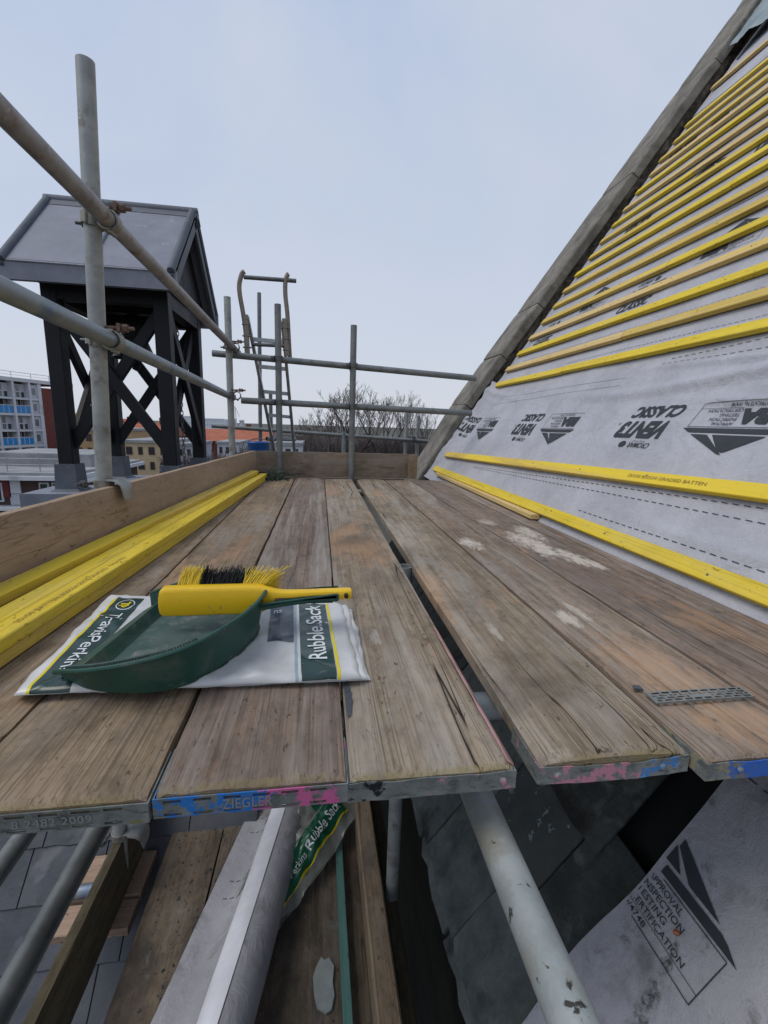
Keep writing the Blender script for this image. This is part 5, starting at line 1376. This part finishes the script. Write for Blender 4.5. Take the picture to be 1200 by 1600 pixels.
# ---- low flat-roofed building in front of it
yL = 26
def Lp(u, v): return onY(u, v, yL)
zr1, zr0 = Lp(40, 738).z, Lp(40, 749).z; xe = Lp(122, 745).x
lowb = thing('low_building', (xe-8, yL+3, GZ), 'low flat-roofed building with white fascia and dark red walls, lower left', 'building')
def bx(a, b, nm, mt_, pr): mb = MB(); mb.box(a, b); return mb.build(nm, mt_, pr)
bx((xe-18, yL+.3, GZ), (xe-.4, yL+9, zr0), 'wall', dark_brown, lowb)
bx((xe-18.4, yL-.5, zr0), (xe, yL+9.4, zr0+.22), 'fascia', conc_white, lowb)
bx((xe-18.2, yL-.3, zr0+.22), (xe-.2, yL+9.2, zr1), 'roof_edge', felt_roof, lowb)
z2 = Lp(40, 792).z
bx((xe-18.4, yL-.5, z2-.12), (xe, yL+.29, z2+.04), 'walkway_slab', conc_white, lowb)
for k, u in enumerate((11, 27)):
    a = Lp(u-.2, 760).x
for (u0, u1, v0, v1, mt_) in ((0, 10, 752, 778, door_red), (11, 26, 752, 772, conc_white), (13, 27, 773, 790, grey_panel), (1, 14, 795, 815, door_blue), (16, 30, 795, 815, conc_white)):
    p, q = Lp(u0, v1), Lp(u1, v0); bx((p.x, yL+.22, p.z), (q.x, yL+.30, q.z), 'door_panel', mt_, lowb)
for u0 in (-14, -40, 60, 80): p, q = Lp(u0, 785), Lp(u0+12, 755); wn_ = bx((p.x, yL+.2, p.z), (q.x, yL+.29, q.z), 'window', conc_white, lowb); bx((p.x+.08, yL+.17, p.z+.08), (q.x-.08, yL+.2, q.z-.08), 'pane', glass_dark, wn_)
bx((xe-6.5, yL+3.2, zr1), (xe-.8, yL+8, zr1+.75), 'plant_room', felt_roof, lowb)
for k in range(9):
    x = xe-.5-1.6*k; mb = MB(); mb.tube((x, yL+.5, zr1), (x, yL+.5, zr1+1.0), .03, 5); mb.build('railing_post', alu, lowb)
mb = MB()
for z in (.35, .68, 1.0): mb.tube((xe-14, yL+.5, zr1+z), (xe-.4, yL+.5, zr1+z), .025, 5)
mb.build('railing', alu, lowb)

# ---- generic small houses
def house(u0, u1, v0, v1, Y, depth, wall, label, name='house', nw=3, rows=2, flat=True, roofm=None, ridge_v=None, win=glass_dark, vb=None):
    p, q = onY(u0, v1, Y), onY(u1, v0, Y); x0, x1, z1 = p.x, q.x, q.z; zb = p.z
    h_ = thing(name, ((x0+x1)/2, Y+depth/2, GZ), label, 'building')
    bx((x0, Y, GZ), (x1, Y+depth, z1), 'wall', wall, h_)
    if flat: bx((x0-.15, Y-.15, z1), (x1+.15, Y+depth+.15, z1+.28), 'parapet', felt_roof, h_)
    else:
        zr = onY(u0, ridge_v, Y+depth/2).z; mb = MB(); a = .4
        mb.add([(x0-a, Y-a, z1-.1), (x1+a, Y-a, z1-.1), (x1+a, Y+depth+a, z1-.1), (x0-a, Y+depth+a, z1-.1), (x0-a, Y+depth/2, zr), (x1+a, Y+depth/2, zr)], [(0, 1, 5, 4), (2, 3, 4, 5), (1, 2, 5), (3, 0, 4), (0, 3, 2, 1)])
        rf = mb.build('roof', roofm, h_)
        for fx in (.2, .75): xx = x0+(x1-x0)*fx; bx((xx-.4, Y+depth/2-.3, zr-.7), (xx+.4, Y+depth/2+.3, zr+1.0), 'chimney', red_brick, rf)
    fh = (z1-zb)/rows
    for r in range(rows):
        for c in range(nw):
            cx = x0 + (x1-x0)*(c+.5)/nw; ww = (x1-x0)/nw*(.28 if (c+r) % 2 else .20); z = zb + fh*(r+.22); hh = fh*.52
            f_ = bx((cx-ww, Y-.05, z), (cx+ww, Y+.02, z+hh), 'window', dark_brown if wall is not red_brick else conc_white, h_)
            bx((cx-ww+.1, Y-.07, z+.1), (cx-.05, Y-.05, z+hh-.1), 'pane', win, f_); bx((cx+.05, Y-.07, z+.1), (cx+ww-.1, Y-.05, z+hh-.1), 'pane', win, f_)
    return h_
house(196, 262, 693, 738, 48, 9, cream_brick, 'cream brick flat-roofed flats seen between the turret posts', 'flats', 4, 2)
house(276, 302, 697, 735, 50, 8, grey_panel, 'pale grey flat-roofed house right of the turret posts', 'house', 2, 2)
house(120, 193, 674, 735, 56, 9, tan_brick, 'tan brick block left of the cream flats', 'flats', 5, 3)
house(168, 262, 682, 720, 74, 10, red_brick, 'brick terrace with red tiled roof behind the cream flats', 'terrace', 6, 2, False, roof_tile, 660)
house(268, 420, 690, 720, 82, 10, red_brick, 'long brick terrace with orange-red roof right of the turret', 'terrace', 9, 2, False, roof_tile, 668)
house(112, 160, 662, 700, 95, 10, red_brick, 'distant brick house with red roof behind the nearest upright', 'house', 4, 2, False, roof_tile, 640)
house(340, 372, 694, 712, 60, 8, conc_white, 'small white building beside the far left upright', 'house', 3, 1)
house(430, 470, 697, 714, 40, 6, conc_white, 'low pale shed seen through the ladder rungs', 'shed', 3, 1)
# pale towers on the skyline
def tower(u0, u1, v0, Y, label, nf=6, ncol=8):
    p, q = onY(u0, v0, Y), onY(u1, v0, Y); t_ = thing('tower_block', ((p.x+q.x)/2, Y+8, GZ), label, 'building', 'towers on the skyline')
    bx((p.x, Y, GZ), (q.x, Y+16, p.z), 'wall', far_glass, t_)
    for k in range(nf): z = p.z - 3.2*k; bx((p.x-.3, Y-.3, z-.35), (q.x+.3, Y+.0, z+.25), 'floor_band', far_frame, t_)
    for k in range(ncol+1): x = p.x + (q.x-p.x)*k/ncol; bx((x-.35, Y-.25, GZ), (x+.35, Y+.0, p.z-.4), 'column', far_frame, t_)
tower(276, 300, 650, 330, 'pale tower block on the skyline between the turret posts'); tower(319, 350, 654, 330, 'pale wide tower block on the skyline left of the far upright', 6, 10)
for u0, lb in ((362, 'left slim grey tower behind the crane'), (374, 'right slim grey tower behind the crane')):
    p, q = onY(u0, 654 if u0 == 362 else 656, 400), onY(u0+4, 654, 400); t_ = thing('tower_block', (p.x, 406, GZ), lb, 'building', 'towers on the skyline'); bx((p.x, 400, GZ), (q.x, 412, p.z), 'wall', grey_panel, t_)
    for k in range(4): bx((p.x-.2, 399.6, p.z-4*k-1), (q.x+.2, 400, p.z-4*k), 'floor_band', far_frame, t_)
cb, ct_ = onY(371, 668, 300), onY(367, 635, 300)
cn = thing('tower_crane', (cb.x, 300, GZ), 'faint slender crane on the skyline left of the ladder', 'crane')
mb = MB(); mb.tube((cb.x, 300, GZ), (ct_.x, 300, ct_.z), .35, 4); mb.build('mast', far_frame, cn); mb = MB(); mb.tube((ct_.x, 300, ct_.z), onY(374, 651, 300), .22, 4); mb.build('jib', far_frame, cn)
# distant skyline
rs = random.Random(31)
for k in range(14):
    u = -40 + k*55 + rs.uniform(-12, 12)
    if 250 < u: continue
    p = onY(u, 662-(500-u)*.03 + rs.uniform(-1, 4), 260); q = onY(u+rs.uniform(18, 40), 664, 260)
    h_ = thing('distant_house', ((p.x+q.x)/2, 265, GZ), 'tiny distant house on the skyline, %s' % ('leftmost of all', 'second from the left edge', 'third from the left edge', 'fourth from the left edge', 'behind the left turret post', 'behind the right turret post')[min(k, 5)], 'building', 'distant roofs')
    bx((p.x, 260, GZ), (q.x, 270, p.z-3), 'wall', red_brick if k % 2 else tan_brick, h_)
    mb = MB(); mb.add([(p.x-.5, 259.5, p.z-3), (q.x+.5, 259.5, p.z-3), (q.x+.5, 270.5, p.z-3), (p.x-.5, 270.5, p.z-3), (p.x-.5, 265, p.z), (q.x+.5, 265, p.z)], [(0, 1, 5, 4), (2, 3, 4, 5), (1, 2, 5), (3, 0, 4)]); mb.build('roof', roof_tile if k % 3 else slate, h_)

# ------------------------------------------------------------------ bare trees
def bare_tree(pos, H, spread, seed, label, levels=6, nb=3, trunk_r=None, name='bare_tree', up=.55, twig_r=.016, crown_w=None):
    rr = random.Random(seed); t_ = thing(name, pos, label, 'tree', 'bare winter trees')
    tr, crn = MB(), MB(); pos = Vector(pos); r0 = trunk_r or H*.018
    fork = H*.30
    tr.path([pos, pos+Vector((rr.uniform(-.1, .1), 0, fork*.5)), pos+Vector((rr.uniform(-.2, .2), 0, fork))], r0, 7, r1=r0*.75)
    top = pos+Vector((0, 0, fork))
    def grow(p, d, L_, r, lv):
        if lv == 0: return
        mid = p + d*L_*.5 + Vector((rr.uniform(-1, 1), rr.uniform(-1, 1), rr.uniform(0, .6)))*L_*.06
        d2 = (d + Vector((rr.uniform(-.25, .25), rr.uniform(-.25, .25), .16))).normalized(); e = mid + d2*L_*.5
        (tr if lv >= levels-1 else crn).path([p, mid, e], max(r, twig_r), 5 if lv >= levels-1 else 3, r1=max(r*.68, twig_r*.75))
        k = nb + (1 if rr.random() < .45 else 0)
        for i in range(k):
            f = rr.uniform(.45, 1.0) if i else 1.0; st = p.lerp(mid, f*2) if f < .5 else mid.lerp(e, f*2-1)
            ax = Vector((rr.uniform(-1, 1), rr.uniform(-1, 1), rr.uniform(-.35, .75))).normalized()
            nd_ = (d2*1.0 + ax*.78 + Vector((0, 0, .16))).normalized()
            grow(st, nd_, L_*rr.uniform(.60, .80), r*.62, lv-1)
    for i in range(5):
        a = 2*math.pi*i/5 + rr.uniform(-.4, .4); d = Vector((math.cos(a)*spread, math.sin(a)*spread, 1)).normalized()
        grow(top - Vector((0, 0, rr.uniform(0, fork*.2))), d, H*.235, r0*.55, levels)
    if crown_w:
        zs_ = sorted(v.z for v in crn.v); zm = zs_[int(len(zs_)*.975)]; xs_ = sorted(v.x - pos.x for v in crn.v); hw_ = max(-xs_[len(xs_)//100], xs_[-len(xs_)//100]); kz = H/(zm-pos.z); kx = crown_w/2/hw_
        for g_ in (tr, crn):
            for v in g_.v: f_ = min(max((v.z-pos.z)/fork, 0), 1); v.z = pos.z + (v.z-pos.z)*kz; v.x = pos.x + (v.x-pos.x)*(1+(kx-1)*f_); v.y = pos.y + (v.y-pos.y)*(1+(kx-1)*f_)
    tr.build('trunk', bark, t_); crn.build('crown', twig, t_)
    return t_
def at_tree(u, Y): p = onY(u, 680, Y); return (p.x, p.y, GZ)
def topz(u, v, Y): return onY(u, v, Y).z
for (u, v, Y, cw, sd_, lb) in ((540, 608, 52, 132, 1, 'large rounded bare tree behind the gap-end upright'),
                               (598, 617, 57, 104, 2, 'bare tree just right of the gap-end upright'),
                               (645, 632, 50, 66, 3, 'slim bare tree between the short uprights by the coping'),
                               (492, 658, 48, 70, 6, 'low bare tree between the ladder and the gap-end upright')):
    H_ = topz(u, v, Y) - GZ; bare_tree(at_tree(u, Y), H_, .8, sd_, lb, 7, 2, twig_r=.017, crown_w=cw*Y/700)
for (u, v, Y, sd_, lb) in ((318, 684, 34, 11, 'dense bare bush right of the bell turret'), (345, 674, 38, 12, 'bare bush against the orange-red roofs'), (378, 680, 40, 13, 'bare bush left of the ladder')):
    H_ = topz(u, v, Y) - GZ; bare_tree(at_tree(u, Y), H_, 1.0, sd_, lb, 5, 3, name='bare_bush', twig_r=.02)
# wood behind: one mass of trunks and twigs
rs = random.Random(77); mb = MB()
for i in range(2600):
    u = rs.uniform(372, 700); Y = rs.uniform(58, 80); p = onY(u, 680, Y)
    hmax = topz(u, 674 + rs.uniform(-3, 12) + 5*math.sin(u*.05), Y) - GZ; z0 = GZ + rs.uniform(.0, .55)*hmax
    b_ = Vector((p.x, Y, z0)); d_ = Vector((rs.uniform(-.35, .35), rs.uniform(-.3, .3), 1)).normalized(); ln = rs.uniform(.3, .7)*(GZ + hmax - z0)
    r_ = rs.choice((.03, .04, .05, .09)); mid = b_ + d_*ln*.5 + Vector((rs.uniform(-.3, .3), 0, 0))
    e_ = mid + Vector((d_.x+rs.uniform(-.4, .4), d_.y, d_.z)).normalized()*ln*.5; mb.path([b_, mid, e_], r_, 3, r1=r_*.5)
    for k in range(4):
        s_ = mid.lerp(e_, rs.random()); t__ = s_ + Vector((rs.uniform(-1, 1), rs.uniform(-.4, .4), rs.uniform(.2, 1.2)))*rs.uniform(.4, 1.3); mb.path([s_, t__], .028, 3, r1=.018)
mb.build('woodland', bark, label='mass of bare brown woodland behind the far toe board', cat='woodland', kind='stuff')
# scrubby bank and hedges below the trees
mb = MB()
def bank(a, b):
    u = 360 + 350*a; Y = 84 + 6*b; p = onY(u, 680, Y)
    return Vector((p.x, Y, GZ + (7.2 + .8*nse(a*9, 0, 1) + .6*nse(a*31, 3, 1))*math.sin(math.pi*min(b, 1)*.5)))
mb.grid(bank, 90, 10); mb.build('hillside', bark, kind='structure', smooth=True)
